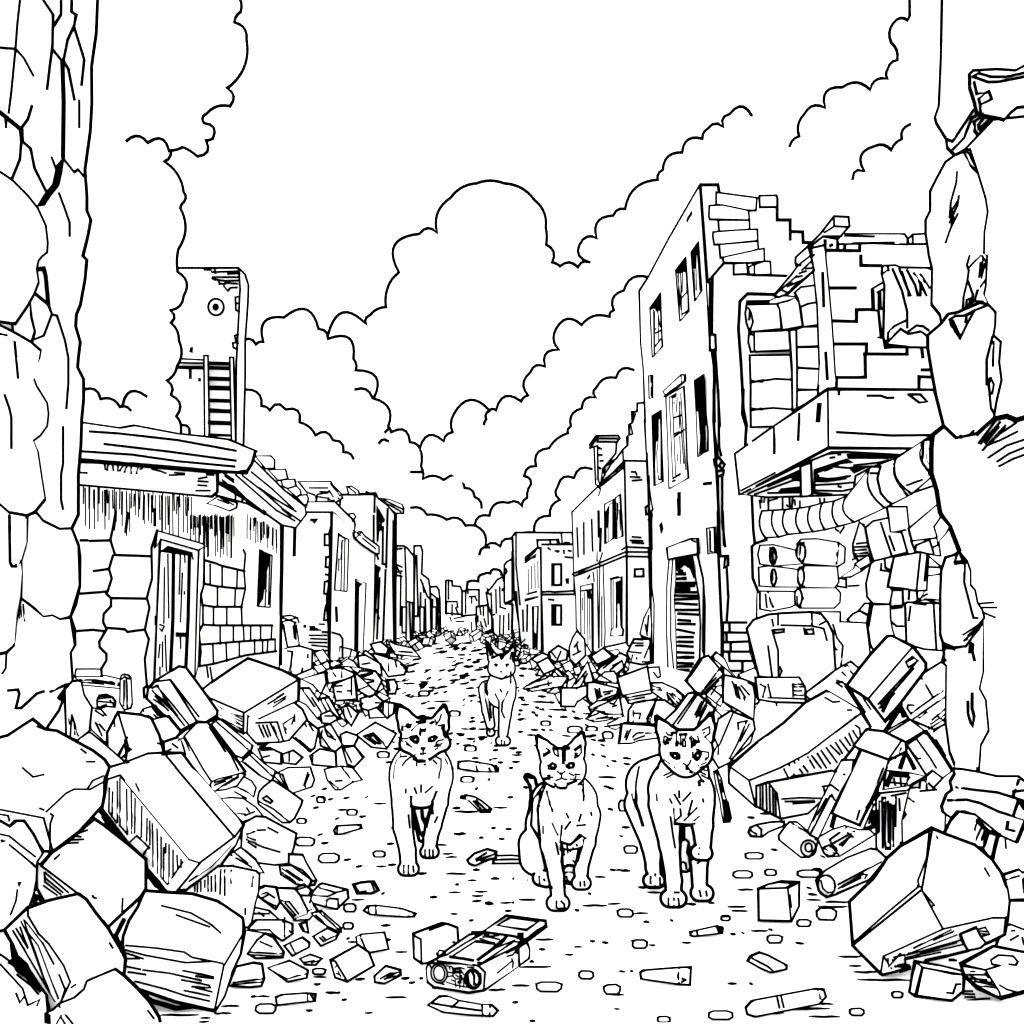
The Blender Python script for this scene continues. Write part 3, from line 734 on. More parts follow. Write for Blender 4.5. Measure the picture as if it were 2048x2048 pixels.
cw.strokes("100,905 190,930 240,950 D: 260,955 410,990;105,1085 200,1105 350,1120 410,1120;90,1245 180,1260 390,1260;95,1395 200,1400 620,1400;70,1545 150,1540 400,1520 640,1505;60,1710 180,1690 420,1625 650,1595;400,830 415,860 405,990 415,1120 385,1260 390,1400;100,780 105,900 105,1080 80,1170 95,1250 95,1390 65,1450 75,1545 80,1600 70,1710", "D", 3.4)
cw.strokes("150,940 150,1080;240,955 240,1105;355,990 350,1115;205,1110 205,1255;340,1125 335,1255;175,1265 175,1395;275,1265 275,1395;225,1400 225,1540;325,1405 325,1525;400,1405 405,1515;455,1405 455,1505;530,1400 530,1500;615,1410 610,1500;170,1545 175,1690;270,1535 275,1670;370,1525 370,1640;485,1505 485,1615;545,1510 545,1610;585,1505 580,1605;640,1505 640,1590;125,1710 135,1790;150,1720 165,1810", "D", 3.2)
cw.strokes(eave_hatch(rng, "L1", 625, 1450, 1740, 1810, 90, 330, 50), "L1", 1.9)  # shade under the lintel and eaves drawn as ink hatch
cw.strokes(eave_hatch(rng, "D", 0, 330, 560, 560, 60, 330, 34), "D", 1.9)
cw.strokes(eave_hatch(rng, "D", 430, 660, 555, 660, 60, 190, 18), "D", 1.9)
cw.strokes("690,645 685,1000 678,1310", "D", 6.5)
cw.strokes("960,10 945,150;1165,-20 1165,100;870,0 855,130", "L2", 4.5)
cw.done()
dr = Ob("door", 'wood', parent=cot)
dr.panel(cw, "1210,205 1495,290 1485,700 1465,1290 1300,1330 1165,1300 1185,800", "L2")
dr.fill("1205,242 1450,305 1450,332 1210,298;1170,785 1185,785 1185,850 1165,850", "L2")
dr.strokes("1305,310 1300,800 1280,1260;1425,320 1415,800 1395,1230", "L2", 5.6)
dr.strokes("1240,420 1235,840;1265,320 1272,800;1360,320 1350,620;1375,460 1360,830;1205,1000 1195,1100;1225,980 1225,1170;1245,930 1255,1200;1390,320 1395,380;1360,940 1362,1030;1205,1170 1205,1230;1205,850 1235,860 1220,900 1205,880;1390,600 1390,620;1445,310 1455,355", "L2", 2.7)
dr.done()
hd = Ob("handle", 'ink', parent=dr.o)
hd.panel(dr, "1338,912 1405,915 1405,938 1338,938", "L2", .006, .01)
hd.done()
fr = Ob("door_frame", 'wood', parent=cot)
for q in ["1185,140 1530,240 1540,260 1495,288 1210,205 1200,230 1170,270", "1500,290 1535,262 1530,560 1510,620 1500,1000 1492,1165 1470,1260 1485,700"]:
    fr.panel(cw, q, "L2", .006, .02, wo=3.2)
fr.done()
wn = Ob("window", 'wood', parent=cot)
wn.panel(cw, "532,830 615,870 600,1262 515,1255", "D")
wn.fill("532,830 612,868 590,880 575,1000 550,1200 515,1255", "D")
wn.strokes("575,1010 565,1250;600,880 590,1240;560,1100 575,1140", "D", 2.6)
wn.done()
R("L1", 7.7, "450,1240 625,1262 900,1302 1010,1282 1340,1345 1500,1362 1730,1390 1932,1472 D: 492,88 480,130 465,180 420,250 L1: 1640,1622 1300,1590 950,1560 620,1530 450,1520", None,
  "680,1325 900,1340 1340,1390 1780,1470;790,1420 1260,1475 1780,1545;620,1475 1000,1500 1340,1550 1770,1590", name="roof_log", parent=cot, mat='wood', wo=5.6, ws=3.6, bump=.05, thick=.35, clamp=False, heavy="610,1542 1100,1582;1000,1570 1640,1625 1860,1632;610,1550 900,1560")
R("L1", 8.0, "500,1545 600,1552 1640,1640 1640,1780 1600,1815 1180,1775 610,1725 500,1715", None,
  "790,1580 795,1610;815,1580 810,1615;850,1585 855,1615;890,1585 890,1620;925,1590 905,1620;955,1590 940,1630;990,1590 990,1640;1045,1590 1030,1640;1075,1590 1060,1610;1150,1610 1210,1625 1250,1640;1280,1655 1390,1650;1500,1680 1560,1670;1495,1700 1570,1705;1495,1730 1560,1735;1480,1772 1585,1772;1560,1650 1610,1655;600,1635 655,1638;1390,1640 1320,1635", name="lintel_beam", parent=cot, mat='wood', wo=5, bump=.03, thick=.2, clamp=False)
ev = R("D", None, "210,250 480,150 560,230 700,370 862,498 870,560 840,605 795,665 690,640 560,545 420,440 330,350 210,315", None,
  "460,240 620,370 780,520;390,265 540,380 700,520 830,610;340,260 500,400 650,530 790,610;520,360 650,450 800,540;690,520 760,575;250,250 330,300;260,270 330,320;240,300 280,330", name="eave_beam", parent=cot, mat='wood', wo=4.2, zf=(436, 8.2, 611, 12.6), thick=.25, heavy="220,325 420,445 560,550;320,360 420,440")
cs = Ob("bracket", 'wood', parent=cot)
cs.solid("130,480 210,430 355,480 350,510 300,532 190,490", "D", 8.6, None, .2, clamp=False, wo=3)
cs.strokes("210,450 290,480;230,440 330,490", "D", 2.4)
cs.done()
for Zs, q in [(9.4, "495,122 610,122 637,150 637,215 570,215"), (10.2, "595,228 720,222 738,292 665,305"), (11.2, "690,302 790,298 800,345 735,365 700,345"), (11.8, "735,368 800,348 832,380 836,410 805,430"), (12.4, "805,425 880,412 892,440 880,490 860,490")]:
    R("D", Zs, q, None, "", name="roof_stone", parent=cot, wo=3.4, clamp=False)

# ------------------------------------------------------------------ farther houses, left side
hl = thing("plaster_house", "plaster house with chipped corner beyond the stone cottage", "house", (-3.9, 15, 0))
a = Ob("front_wall", 'plaster', parent=hl)
a.solid("690,600 790,620 870,560 875,545 1070,545 1065,640 1050,700 1055,900 1045,1100 1030,1200 1045,1450 1055,1680 690,1720", "D", 15, None, .4, dome=False, wo=3.2, clamp=False)
a.strokes("1055,710 1015,710 1015,795 1060,795;1050,880 1025,882 1022,960 1050,962;1022,1015 1045,1020;1045,1060 1015,1070 1010,1160 1040,1165;1025,1245 1015,1290 1010,1360 1035,1360", "D", 3)
a.strokes("790,660 785,870", "D", 4.6)
a.strokes("915,605 955,600 935,620;865,1400 865,1410", "D", 4)
a.strokes("905,1410 940,1410;975,1390 1015,1392;905,1435 985,1435;900,1475 1030,1475;910,1500 1030,1505;895,1528 1030,1530;920,1550 1040,1562;930,1590 1045,1590;935,1610 995,1612;970,1635 1050,1640;980,1655 1030,1670;910,1420 960,1425", "D", 2.6)
a.strokes("1000,1450 1060,1450 1130,1470 1150,1500 1150,1640;1045,1480 1055,1640", "D", 3.2)
a.done()
b_ = Ob("street_wall", 'plaster', parent=hl)
b_.solid("1070,545 1110,560 1240,690 1390,840 1390,930 1380,1500 1365,1620 1050,1690", "D", None, None, .4, zf=(664, 15, 748, 20), wo=3)
b_.strokes("1095,1270 1100,1360", "D", 6)
b_.done()
for q, fl_, st in [("1120,705 1192,750 1180,1142 1088,1132", "1120,705 1185,748 1150,760 1135,900 1100,930", "1145,760 1135,1132;1165,760 1158,1135;1120,900 1118,985"), ]:
    p_ = Ob("window", 'wood', parent=hl)
    p_.panel(b_, q, "D", wo=3)
    p_.fill(fl_, "D")
    p_.strokes(st, "D", 3)
    p_.done()
p_ = Ob("door", 'wood', parent=hl)
p_.panel(b_, "1248,1050 1322,1080 1300,1620 1265,1645 1242,1590", "D", wo=3)
p_.fill("1250,1060 1300,1085 1275,1110 1268,1620 1243,1590", "D")
p_.done()
R("D", 14.8, "860,470 1092,470 1240,610 1245,640 1240,690 1080,522 1060,495 870,505", None, "1100,470 1230,615;1190,560 1235,555 1250,580 1235,600", name="roof_edge", parent=hl, wo=3.4, ws=2.6, clamp=False, thick=.5)
R("D", 14.9, "815,315 1062,315 1075,340 1140,405 1150,440 1100,470 955,465 950,420 880,390", None,
  "900,362 1040,362;980,390 1050,392;960,410 1040,400;970,430 1050,440;1040,450 1090,455;1060,330 1130,420;1080,350 1120,440;960,410 955,465;830,325 880,390 940,410;1050,380 1080,430", name="parapet", parent=hl, wo=3, ws=2.4, clamp=False, thick=.5)
R("D", None, "1232,700 1290,690 1318,725 1420,800 1420,860 1385,850 1300,790 1240,740", None, "1250,740 1290,700;1300,740 1400,820;1260,700 1285,720", name="street_eave", parent=hl, wo=3.2, ws=2.4, zf=(706, 17, 757, 20), thick=.3, mat='wood')

h2 = thing("flat_roofed_house", "flat roofed house with dark doorway, second past the cottage", "house", (-4, 20, 0))
a = Ob("wall", 'plaster', parent=h2)
a.solid("1140,415 1400,400 1420,440 1500,500 1545,560 1552,1550 1365,1600 1000,1600", "D", 20.5, None, .6, dome=False, wo=3, clamp=False)
a.strokes("1150,412 1395,410;1393,420 1390,545;1385,570 1385,920;1490,520 1480,960;1535,610 1530,960 1540,1530;1555,560 1553,950;1455,655 1452,935 1475,940;1475,980 1455,1530", "D", 3.2)
a.fill("1408,490 1468,600 1462,620 1425,620 1410,800", "D")
a.fill("1385,930 1440,965 1425,1000 1400,1300 1385,1520 1365,1540 1378,1100", "D")
a.strokes("1425,640 1415,760;1440,620 1440,680;1430,1040 1410,1500;1400,830 1420,900;1410,1280 1425,1350;1330,390 1370,410", "D", 3)
a.done()
R("D", 20.2, "1440,440 1500,450 1600,490 1612,515 1610,552 1555,552 1500,500", None, "1460,450 1600,520;1470,470 1590,540", name="canopy", parent=h2, wo=3, ws=2.6, clamp=False, thick=.6)
R("D", 20.3, "1185,355 1215,350 1270,385 1280,412 1200,412", None, "1200,360 1250,400", name="roof_lump", parent=h2, wo=2.8, ws=2.2, clamp=False)
for Z, q, st, lab in [
    (25, "1555,800 1610,798 1640,815 1690,880 1690,1330 1675,1540 1550,1560", "1620,800 1630,1060 1630,1540;1555,825 1600,820;1560,940 1600,960;1550,1000 1600,990;1550,1020 1600,1030;1590,1040 1585,1400;1560,960 1590,1010;1645,1220 1680,1230 1680,1500;1655,1230 1665,1500", "narrow dark streaked house, third past the cottage"),
    (29, "1692,800 1742,798 1755,840 1748,1010 1800,1050 1810,1110 1815,1220 1820,1500 1690,1540", "1695,870 1690,1200;1710,870 1720,1300;1740,1050 1790,1180 1820,1210;1690,1330 1720,1330 1720,1220;1740,1150 1740,1340;1775,1200 1780,1500;1755,1080 1765,1150", "house with a chimney-like stack, fourth past the cottage"),
    (34, "1800,1112 1860,1105 1878,1130 1885,1200 1892,1490 1800,1520", "1820,1160 1870,1200 1870,1300;1840,1380 1845,1490;1860,1200 1880,1480;1800,1230 1795,1340;1830,1200 1825,1480", "last house on the left before the street end")]:
    t_ = thing("terraced_house", lab, "house", tuple(P3(*tpt("D", float(q.split()[0].split(',')[0]), 1540), Z)))
    m_ = Ob("wall", 'plaster', parent=t_)
    m_.solid(q, "D", Z, None, 1.2, dome=False, wo=2.8, clamp=False)
    m_.done()
    k_ = Ob("shutter", 'wood', parent=t_)
    xs_ = [float(v.split(',')[0]) for v in q.split()]
    cx_ = (min(xs_) + max(xs_)) / 2
    k_.panel(m_, f"{cx_ - 18:.0f},1260 {cx_ + 12:.0f},1262 {cx_ + 10:.0f},1450 {cx_ - 18:.0f},1455", "D", wo=2.4)
    k_.done()
    l_ = Ob("weather_strip", 'wood', parent=t_)
    l_.bvh = m_.body_bvh()
    l_.Z = Z
    l_.strokes(st, "D", 2.7)
    l_.done()

# ------------------------------------------------------------------ tower behind the cottage
tw = thing("watch_tower", "tall narrow tower with a round window and a ladder behind the cottage", "tower", (-9.5, 26, 0))
a = Ob("wall", 'plaster', parent=tw)
a.solid("1150,92 1800,90 1850,140 1875,220 1870,360 1850,640 1850,900 1800,3000 1770,3000 1150,3000 1785,800 1812,260", "L1", 26, "0,1,11,10,8,9|1-8,10,11", 2.5, bump=.02, wo=4, wi=3.2, clamp=False)
a.strokes("1620,100 1625,130;1600,122 1800,116;1720,135 1810,132;1605,160 1810,160;1620,180 1700,188 1810,185;1650,190 1655,215;1655,210 1695,212;1700,205 1790,210;1690,230 1720,265 1740,240 1790,238;1600,170 1620,180;1810,305 1775,310 1780,410 1805,420;1800,590 1770,600 1780,650;1800,655 1755,655 1760,690 1790,705;1790,355 1780,360", "L1", 2.8)
a.fill("1438,690 1455,690 1452,730 1430,722", "L1")
a.strokes("1545,100 1590,102;1435,855 1435,920;1505,930 1505,940", "L1", 4)
a.done()
wr = Ob("round_window", 'stone', parent=tw)
wr.panel(a, ell("L1", 1630, 385, 58, 62), "L1", wo=4)
wr.fill3([ell("L1", 1627, 385, 27, 30)])
wr.done()
wr = Ob("railing", 'wood', parent=tw)
for q in ["1335,775 1540,785 1540,808 1335,806", "1335,835 1540,838 1540,850 1335,846"]:
    wr.panel(a, q, "L1", .006, .01, wo=3.2)
wr.done()
wr = Ob("ladder", 'wood', parent=tw)
for q in ["1540,752 1570,752 1580,1372 1545,1365", "1735,765 1762,765 1778,1400 1748,1395"]:
    wr.panel(a, q, "L1", .008, .01, wo=3.2)
for y0, h_ in [(808, 12), (845, 12), (925, 16), (995, 20), (1090, 14), (1168, 16), (1258, 18), (1350, 6)]:
    wr.panel(a, f"1575,{y0 - h_ / 2} 1740,{y0 - h_ / 2 + 4} 1740,{y0 + h_ / 2 + 4} 1575,{y0 + h_ / 2}", "L1", .007, .008, wo=3)
wr.strokes("1580,925 1735,930;1585,998 1735,1002;1580,1258 1735,1262;1590,1165 1735,1174", "L1", 5)
wr.done()
R("M2", 8, "215,1030 330,1012 425,1040 422,1180 300,1232 250,1212 265,1150 275,1050", None, "240,1050 275,1055 265,1215;390,1075 390,1100;350,1180 345,1200", "squared block standing against the cottage corner", "cut_stone", "cut stone", None, wo=3.8)
R("M2", 8.4, "200,832 310,800 322,830 300,845 325,1010 240,1022 205,850", None, "290,840 300,960;280,860 290,950;210,850 240,1020;200,800 300,835;190,790 260,780 315,800", "broken stone post behind the squared block", "stone_post", "stone post", None, wo=3.4)

fe = thing("wooden_fence", "stub of wooden rail and post fence against the cottage wall beside the pier", "fence", (-2.6, 7, 0))
R("L2", 6.6, "560,1238 800,1238 925,1268 918,1330 780,1316 620,1302", None, "590,1268 720,1268 915,1300;700,1275 900,1310;620,1285 780,1300;830,1280 915,1290", name="rail", parent=fe, mat='wood', wo=4, ws=2.6, clamp=False, thick=.06)
R("L2", 6.5, "912,1262 918,1235 940,1225 970,1232 985,1250 995,1450 985,1480 940,1492 908,1440", None, "935,1270 935,1460;955,1250 960,1470;920,1260 940,1245 975,1260", name="post", parent=fe, mat='wood', wo=4, ws=2.8, clamp=False, thick=.08)
R("L2", 6.4, "575,1190 765,1190 768,1240 570,1240", None, "", name="top_rail", parent=fe, mat='wood', wo=3.6, clamp=False, thick=.06)
for Z, q, st, lab in [
    (5.6, "738,1490 735,1420 750,1385 800,1378 850,1400 870,1430 865,1470 800,1465", "745,1410 840,1400;750,1430 850,1440;740,1475 800,1455;830,1420 865,1465;760,1395 830,1390", "small dark rounded stone below the fence rail"),
    (4.6, "1060,1525 1080,1490 1140,1470 1165,1475 1215,1530 1240,1555 1190,1570 1140,1550", "1080,1500 1150,1550;1150,1480 1210,1560;1160,1530 1200,1570", "small stone wedged between the faceted block and the leaning box"),
    (4.0, "1150,1570 1240,1545 1275,1540 1365,1655 1330,1700 1235,1735 1200,1680", "1260,1545 1355,1650", "plain block between the faceted block and the long narrow box"),
    (3.95, "1600,1600 1650,1560 1905,1765 1895,1795 1840,1860 1780,1835", "1640,1590 1870,1790;1830,1850 1880,1800;1840,1860 1900,1820", "flat slab lying right of the long narrow box"),
    (3.7, "1830,1880 1900,1815 1990,1900 2080,1960 2050,2030 1960,1985", "1880,1830 2050,1990;1850,1890 1960,1980", "narrow slab end near the notched block")]:
    R("L2", Z, q, None, st, lab, group=G1, wo=4.4, ws=2.6)
# ------------------------------------------------------------------ far end of the street and right hand houses
for Z, tile, q, st, lab, fl_ in [
    (40, "E", "470,150 480,145 515,148 518,185 575,190 588,225 585,390 470,380", "490,155 490,280;475,298 550,298 555,340;475,300 475,390;515,320 515,400;540,340 560,390;585,240 585,330;500,410 510,440;530,420 600,405;545,440 600,440", "blocky house with a stub chimney closing the street end", None),
    (39, "E", "588,222 610,222 625,212 708,212 708,330 690,390 588,400", "612,225 612,380;640,262 685,260;655,265 655,310;680,260 690,290;590,400 690,390;630,240 630,215", "plain square house at the street end", None),
    (36, "E", "690,335 770,322 800,330 800,520 690,540", "740,340 740,400;715,340 720,390;770,330 775,460;655,445 655,500;700,400 700,440;680,410 690,500;720,440 730,500;745,420 760,480;650,540 730,540;745,520 790,500", "low broken wall right of the street end", None),
    (30, "E", "760,235 800,195 840,140 880,122 900,150 900,310 950,320 945,560 860,560 810,520 800,400 775,330", "765,200 775,240 790,250;795,235 800,380;828,210 832,380;855,190 860,340;875,205 875,220;800,395 820,390;808,420 812,520;858,395 855,550;885,395 882,545;920,380 920,500;870,340 900,350;945,310 940,550", "narrow ruined house at the right of the street end", None),
    (26, "E", "890,35 905,15 940,-5 962,-10 960,280 945,290 898,315 890,300", "895,310 945,285;900,100 910,80;830,150 880,120 880,150;900,60 905,75", "tall white gable behind the narrow ruined house", None),
    (23, "N2", "2,185 25,155 455,155 460,250 440,600 70,990 15,600", "30,165 30,400 60,700;5,200 15,600;170,155 372,160 378,235;395,230 435,230;-2,300 0,940;30,600 62,980", "long low back house between the slatted house and the street end", None)]:
    p0 = rd(q, tile)
    t_ = thing("street_end_house", lab, "house", tuple(P3(p0[0][0], 1262, Z)))
    m_ = Ob("wall", 'plaster', parent=t_)
    m_.solid(q, tile, Z, None, 1.5, dome=False, wo=2.7, clamp=False)
    m_.strokes(st, tile, 2.5)
    m_.done()

hs = thing("slatted_house", "two storey house with slatted shutters and two small front windows", "house", (2.0, 21, 0))
a = Ob("front_wall", 'plaster', parent=hs)
a.solid("190,212 350,208 355,242 465,245 470,600 485,640 495,880 480,1110 225,1060 222,640 218,270 195,270", "N2", 20.5, None, .8, dome=False, wo=3, clamp=False)
a.strokes("225,245 460,245;225,605 280,600 320,605 470,595;230,625 472,622;285,215 290,240;340,215 345,240;270,270 290,285;325,295 355,295;390,290 392,312;425,292 445,295;400,340 450,345;275,660 315,665;335,290 345,305", "N2", 2.8)
a.fill("405,505 428,500 428,540 410,538", "N2")
a.done()
for q, st in [("305,395 370,395 370,550 305,550", "315,400 315,545"), ("305,705 370,705 370,850 305,850", "328,710 328,840;320,715 320,845")]:
    p_ = Ob("window", 'wood', parent=hs)
    p_.panel(a, q, "N2", wo=4.2)
    p_.strokes(st, "N2", 2.6)
    p_.done()
b_ = Ob("street_wall", 'plaster', parent=hs)
b_.solid("60,385 100,345 190,270 218,270 222,640 228,1050 165,1045 60,1000 65,680", "N2", None, None, .6, zf=(1040, 24, 1083, 20.5), wo=3)
b_.strokes("70,385 190,280;75,400 185,320;80,370 180,340;120,350 180,295;68,680 225,630;80,665 200,640;115,620 190,600", "N2", 2.6)
b_.done()
p_ = Ob("shutter", 'wood', parent=hs)
p_.bvh, p_.Z = b_.body_bvh(), 21
p_.strokes("125,435 128,600;150,410 152,580;175,395 178,570;198,375 200,570", "N2", 3)
p_.done()
p_ = Ob("door", 'wood', parent=hs)
p_.panel(b_, "160,715 200,712 190,1030 165,1040", "N2", wo=2.8)
p_.fill("165,715 200,715 190,760 180,1020 165,1035", "N2")
p_.strokes("115,700 112,900;80,740 85,900;200,940 198,1030", "N2", 3)
p_.done()

hc = thing("chimney_house", "two storey house with a tall chimney and a broken stepped gable", "house", (3, 17, 0))
a = Ob("front_wall", 'plaster', parent=hc)
a.solid("345,712 570,716 585,1000 600,1600 N2: 1032,280 1050,1165 870,1000 865,340 865,270 Q: 362,1500 352,900", "Q", 16, None, .8, dome=False, wo=3, clamp=False)
a.strokes("415,825 455,825 470,850;405,875 500,878;425,915 520,905;425,1478 510,1485;405,1515 530,1520;425,1538 540,1545;320,1610 360,1580 585,1590;370,1630 585,1632;370,1675 585,1680", "Q", 2.8)
a.done()
p_ = Ob("vent", 'stone', parent=hc)
p_.panel(a, "928,432 990,430 992,485 926,487", "N2", wo=4)
p_.done()
b_ = Ob("street_wall", 'plaster', parent=hc)
b_.solid("N2: 458,0 Q: 0,1050 100,955 345,735 352,900 362,1500 N2: 865,270 865,985 700,1020 610,1080 540,960 490,880 485,640 470,480 465,240", "N2", None, None, .6, zf=(1146, 20, 1253, 16), wo=3)
b_.strokes("N2: 465,465 650,390 860,300;N2: 470,485 690,400 860,330;N2: 455,470 470,480;Q: 100,940 345,745;Q: 115,965 345,775;Q: 70,960 110,1000 90,1060;N2: 645,300 645,370 665,370 685,310", "N2", 2.8)
b_.strokes("665,400 660,1020;690,400 705,900 700,1010;645,440 655,1025;680,640 680,1010", "N2", 3.2)
b_.strokes("658,0 660,180;675,130 670,290", "N2", 6)
b_.strokes("495,125 503,335;545,85 547,315;605,60 612,290", "N2", 4.6)
b_.strokes("575,500 590,480;615,460 622,520", "N2", 3.5)
b_.done()
for nm, q, fl_, st in [
    ("window", "Q: 152,1150 240,1100 240,1490 155,1545", "Q: 152,1150 240,1100 238,1130 195,1150 185,1380 155,1390", "Q: 165,1390 165,1530;Q: 185,1390 185,1520;Q: 230,1130 230,1490"),
    ("window", "Q: 262,1085 305,1050 330,1470 265,1495", "Q: 262,1085 305,1050 308,1130 265,1140", "Q: 275,1140 275,1480;Q: 298,1210 305,1410;Q: 285,1150 280,1300"),
    ("door", "N2: 522,560 610,540 612,1050 600,1060 525,940", "N2: 565,590 595,585 595,655 570,650", "N2: 530,595 605,585;N2: 548,610 550,920;N2: 570,655 575,1000;N2: 585,660 590,960;N2: 600,620 605,1040;N2: 535,650 535,740"),
    ("window", "N2: 752,510 828,490 828,870 840,890 835,932 750,935 752,880", "N2: 785,530 828,510 828,615 815,690 795,690 795,870 785,880", "N2: 765,520 765,880;N2: 740,505 830,480;N2: 755,885 838,885;N2: 815,690 822,860")]:
    p_ = Ob(nm, 'wood', parent=hc)
    p_.panel(b_, q, "N2", wo=2.8)
    if fl_:
        p_.fill(fl_, "N2")
    p_.strokes(st, "N2", 2.4)
    p_.done()
R("Q", 17.2, "100,955 150,850 130,790 185,745 265,690 330,600 375,560 370,475 395,445 390,350 425,330 420,220 475,215 475,135 560,125 590,720 345,712", None,
  "440,225 440,320 460,240;410,360 430,440 400,450;385,480 380,560;330,610 335,710;190,740 180,800;150,780 145,850;200,760 240,720;160,830 200,770", name="gable", parent=hc, wo=3, ws=2.4, dome=False, clamp=False, thick=.8)
ch = Ob("chimney", 'plaster', parent=hc)
ch.solid("62,460 280,458 300,485 268,528 258,640 130,790 100,960 82,900 75,560 0,585 0,545", "Q", 17, None, .6, dome=False, wo=3, clamp=False)
ch.strokes("70,488 270,490;75,522 265,525;75,470 75,520;40,575 55,950;85,580 115,595;90,655 120,655;105,715 130,712;80,775 105,790;0,585 60,500", "Q", 3)
ch.done()

# ------------------------------------------------------------------ three storey house
t3 = thing("tall_house", "tall three storey house with broken brick corner and slatted double door", "house", (3.5, 13, 0))
ZF = (1281, 16.3, 1430, 12.3)
a = Ob("street_wall", 'plaster', parent=t3)
a.solid("832,112 600,510 440,810 378,910 385,1300 405,1500 425,1900 Q: 560,300 575,700 600,1100 620,1600 N2: 1050,400 1055,800 1062,1170 1190,1270 1310,1300 1590,1280 1585,900 1560,340 1555,0 Q: 1300,1500 1285,1000 1245,300 P: 940,1500 905,1250 885,850", "P", None, None, .5, zf=ZF, wo=5.4)
a.strokes("P: 740,380 745,365 770,325;Q: 1150,945 1225,938", "P", 4.4)
a.strokes("Q: 905,1050 905,1245;Q: 900,1120 905,1200", "Q", 8)
a.strokes("Q: 725,1340 712,1360 725,1430 738,1400 725,1345", "Q", 3.5)
a.done()
def win(nm, tile, q, fl_, st, host=a, par=t3, wo=3.2, ws=2.5):
    p_ = Ob(nm, 'wood', parent=par)
    p_.panel(host, q, tile, wo=wo)
    if fl_:
        p_.fill(fl_, tile)
    if st:
        p_.strokes(st, tile, ws)
    p_.done()
    return p_
win("window", "P", "458,1040 530,930 542,1270 548,1330 474,1410", "458,1042 530,932 534,1060 500,1065 490,1040 460,1050", "490,1070 490,1380;480,1060 485,1390;515,1070 520,1290;500,1200 540,1160;500,1230 535,1210;495,1330 540,1270;510,1060 530,1180")
win("window", "P", "652,755 720,660 740,960 745,1065 680,1138", "652,758 720,662 725,768 655,780", "668,780 680,1130;685,780 695,1100;700,780 698,920;725,770 735,920 680,980;695,1090 740,1060;665,800 690,1050")
win("window", "P", "768,620 815,545 842,910 792,985", "768,622 815,547 822,655 800,640 798,740 775,745", "785,700 795,970;800,650 805,900 825,940;815,660 830,900")
win("slot", "P", "448,1552 472,1550 472,1720 450,1722", None, "460,1560 460,1600;462,1640 462,1700")
win("window", "Q", "632,258 712,205 722,600 735,920 650,962", "632,260 712,207 714,290 690,290 682,500 665,520 655,740 660,950 650,960 640,500", "690,300 690,480 675,640 680,830;715,300 715,900;690,860 695,900 730,900;660,480 660,570")
wm = win("window", "Q", "770,65 945,-35 960,250 975,700 992,885 800,990 785,500", None, "800,75 835,890;830,80 865,870;900,120 945,740;915,40 965,800;845,280 930,250;850,470 950,400;855,440 900,420;880,80 870,220;905,470 915,740;880,650 880,710;840,285 845,460;835,890 990,800;830,920 860,910;850,125 850,130;905,130 900,380", ws=2.6)
p_ = Ob("sill", 'stone', parent=t3)
p_.panel(a, "P: 555,1672 690,1545 716,1545 716,1592 578,1708", "P", .006, .02)
p_.strokes("P: 560,1710 710,1595;P: 690,1550 690,1595", "P", 2.6)
p_.fill("Q: 795,72 940,-10 945,50 900,30 850,80", "Q")
p_.done()
win("window", "Q", "1058,-95 1142,-155 1160,200 1185,420 1185,610 1090,668 1075,300", "1058,-95 1142,-155 1165,220 1160,440 1145,600 1100,650 1112,440 1105,210 1080,215", "1165,410 1165,600 1120,640;1150,300 1150,590;1095,220 1110,440;1120,280 1120,350")
win("window", "N2", "1475,122 1530,115 1536,308 1484,315", None, "1490,130 1495,300;1500,145 1503,300 1515,300;1525,120 1528,300", wo=4)
dr = win("door", "N2", "1190,360 1350,330 1400,322 1440,500 1455,700 1450,1100 1380,1180 1310,1290 1185,1248 1170,900 1172,560", None, None, wo=4)
dr_o = dr.o
sl = Ob("slat_panel", 'wood', parent=dr_o)
sl.panel(dr, "1240,352 1358,340 1382,490 1410,640 1420,850 1415,1105 1330,1240 1250,1215 1240,900 1228,650 1240,500", "N2", .004, .01, wo=3.4)
sl.fill("1240,350 1358,340 1382,490 1370,500 1345,430 1300,400 1250,445 1242,440", "N2")
sl.strokes(";".join(f"{x0},{y0} {x1},{y1}" for x0, x1, y0, y1 in [(1245, 1380, 470, 465), (1245, 1390, 505, 500), (1245, 1390, 537, 535), (1240, 1395, 560, 558), (1235, 1400, 585, 585), (1235, 1400, 605, 607), (1230, 1405, 632, 635), (1230, 1400, 662, 655), (1235, 1400, 690, 700), (1240, 1410, 740, 740), (1255, 1410, 768, 776), (1255, 1350, 815, 822), (1255, 1385, 845, 848), (1250, 1380, 888, 915), (1255, 1370, 945, 945), (1255, 1370, 980, 982), (1255, 1370, 1010, 1018), (1250, 1375, 1060, 1065), (1245, 1375, 1100, 1098), (1250, 1370, 1140, 1145), (1260, 1360, 1168, 1165), (1260, 1340, 1195, 1195)]), "N2", 3.8)
sl.strokes("1265,370 1340,365;1270,390 1350,385;1300,560 1380,555;1290,450 1260,440", "N2", 5)
sl.done()
fr = Ob("door_frame", 'wood', parent=t3)
fr.bvh, fr.Z = dr.body_bvh(), 13
fr.strokes("1215,360 1200,600 1200,950 1225,1215;1445,560 1440,1050 1465,1100;1185,1220 1250,1240 1310,1270;1470,985 1465,1100", "N2", 3.4)
fr.done()
p_ = Ob("lintel", 'stone', parent=t3)
p_.panel(a, "1172,270 1350,202 1400,200 1405,315 1240,345 1182,358", "N2", .012, .03, wo=4)
p_.strokes("1240,350 1400,320;1175,275 1180,340;1360,215 1385,225", "N2", 3)
p_.done()
dp = Ob("drainpipe", 'metal', parent=t3)
dp.bvh, dp.Z = a.body_bvh(), 15
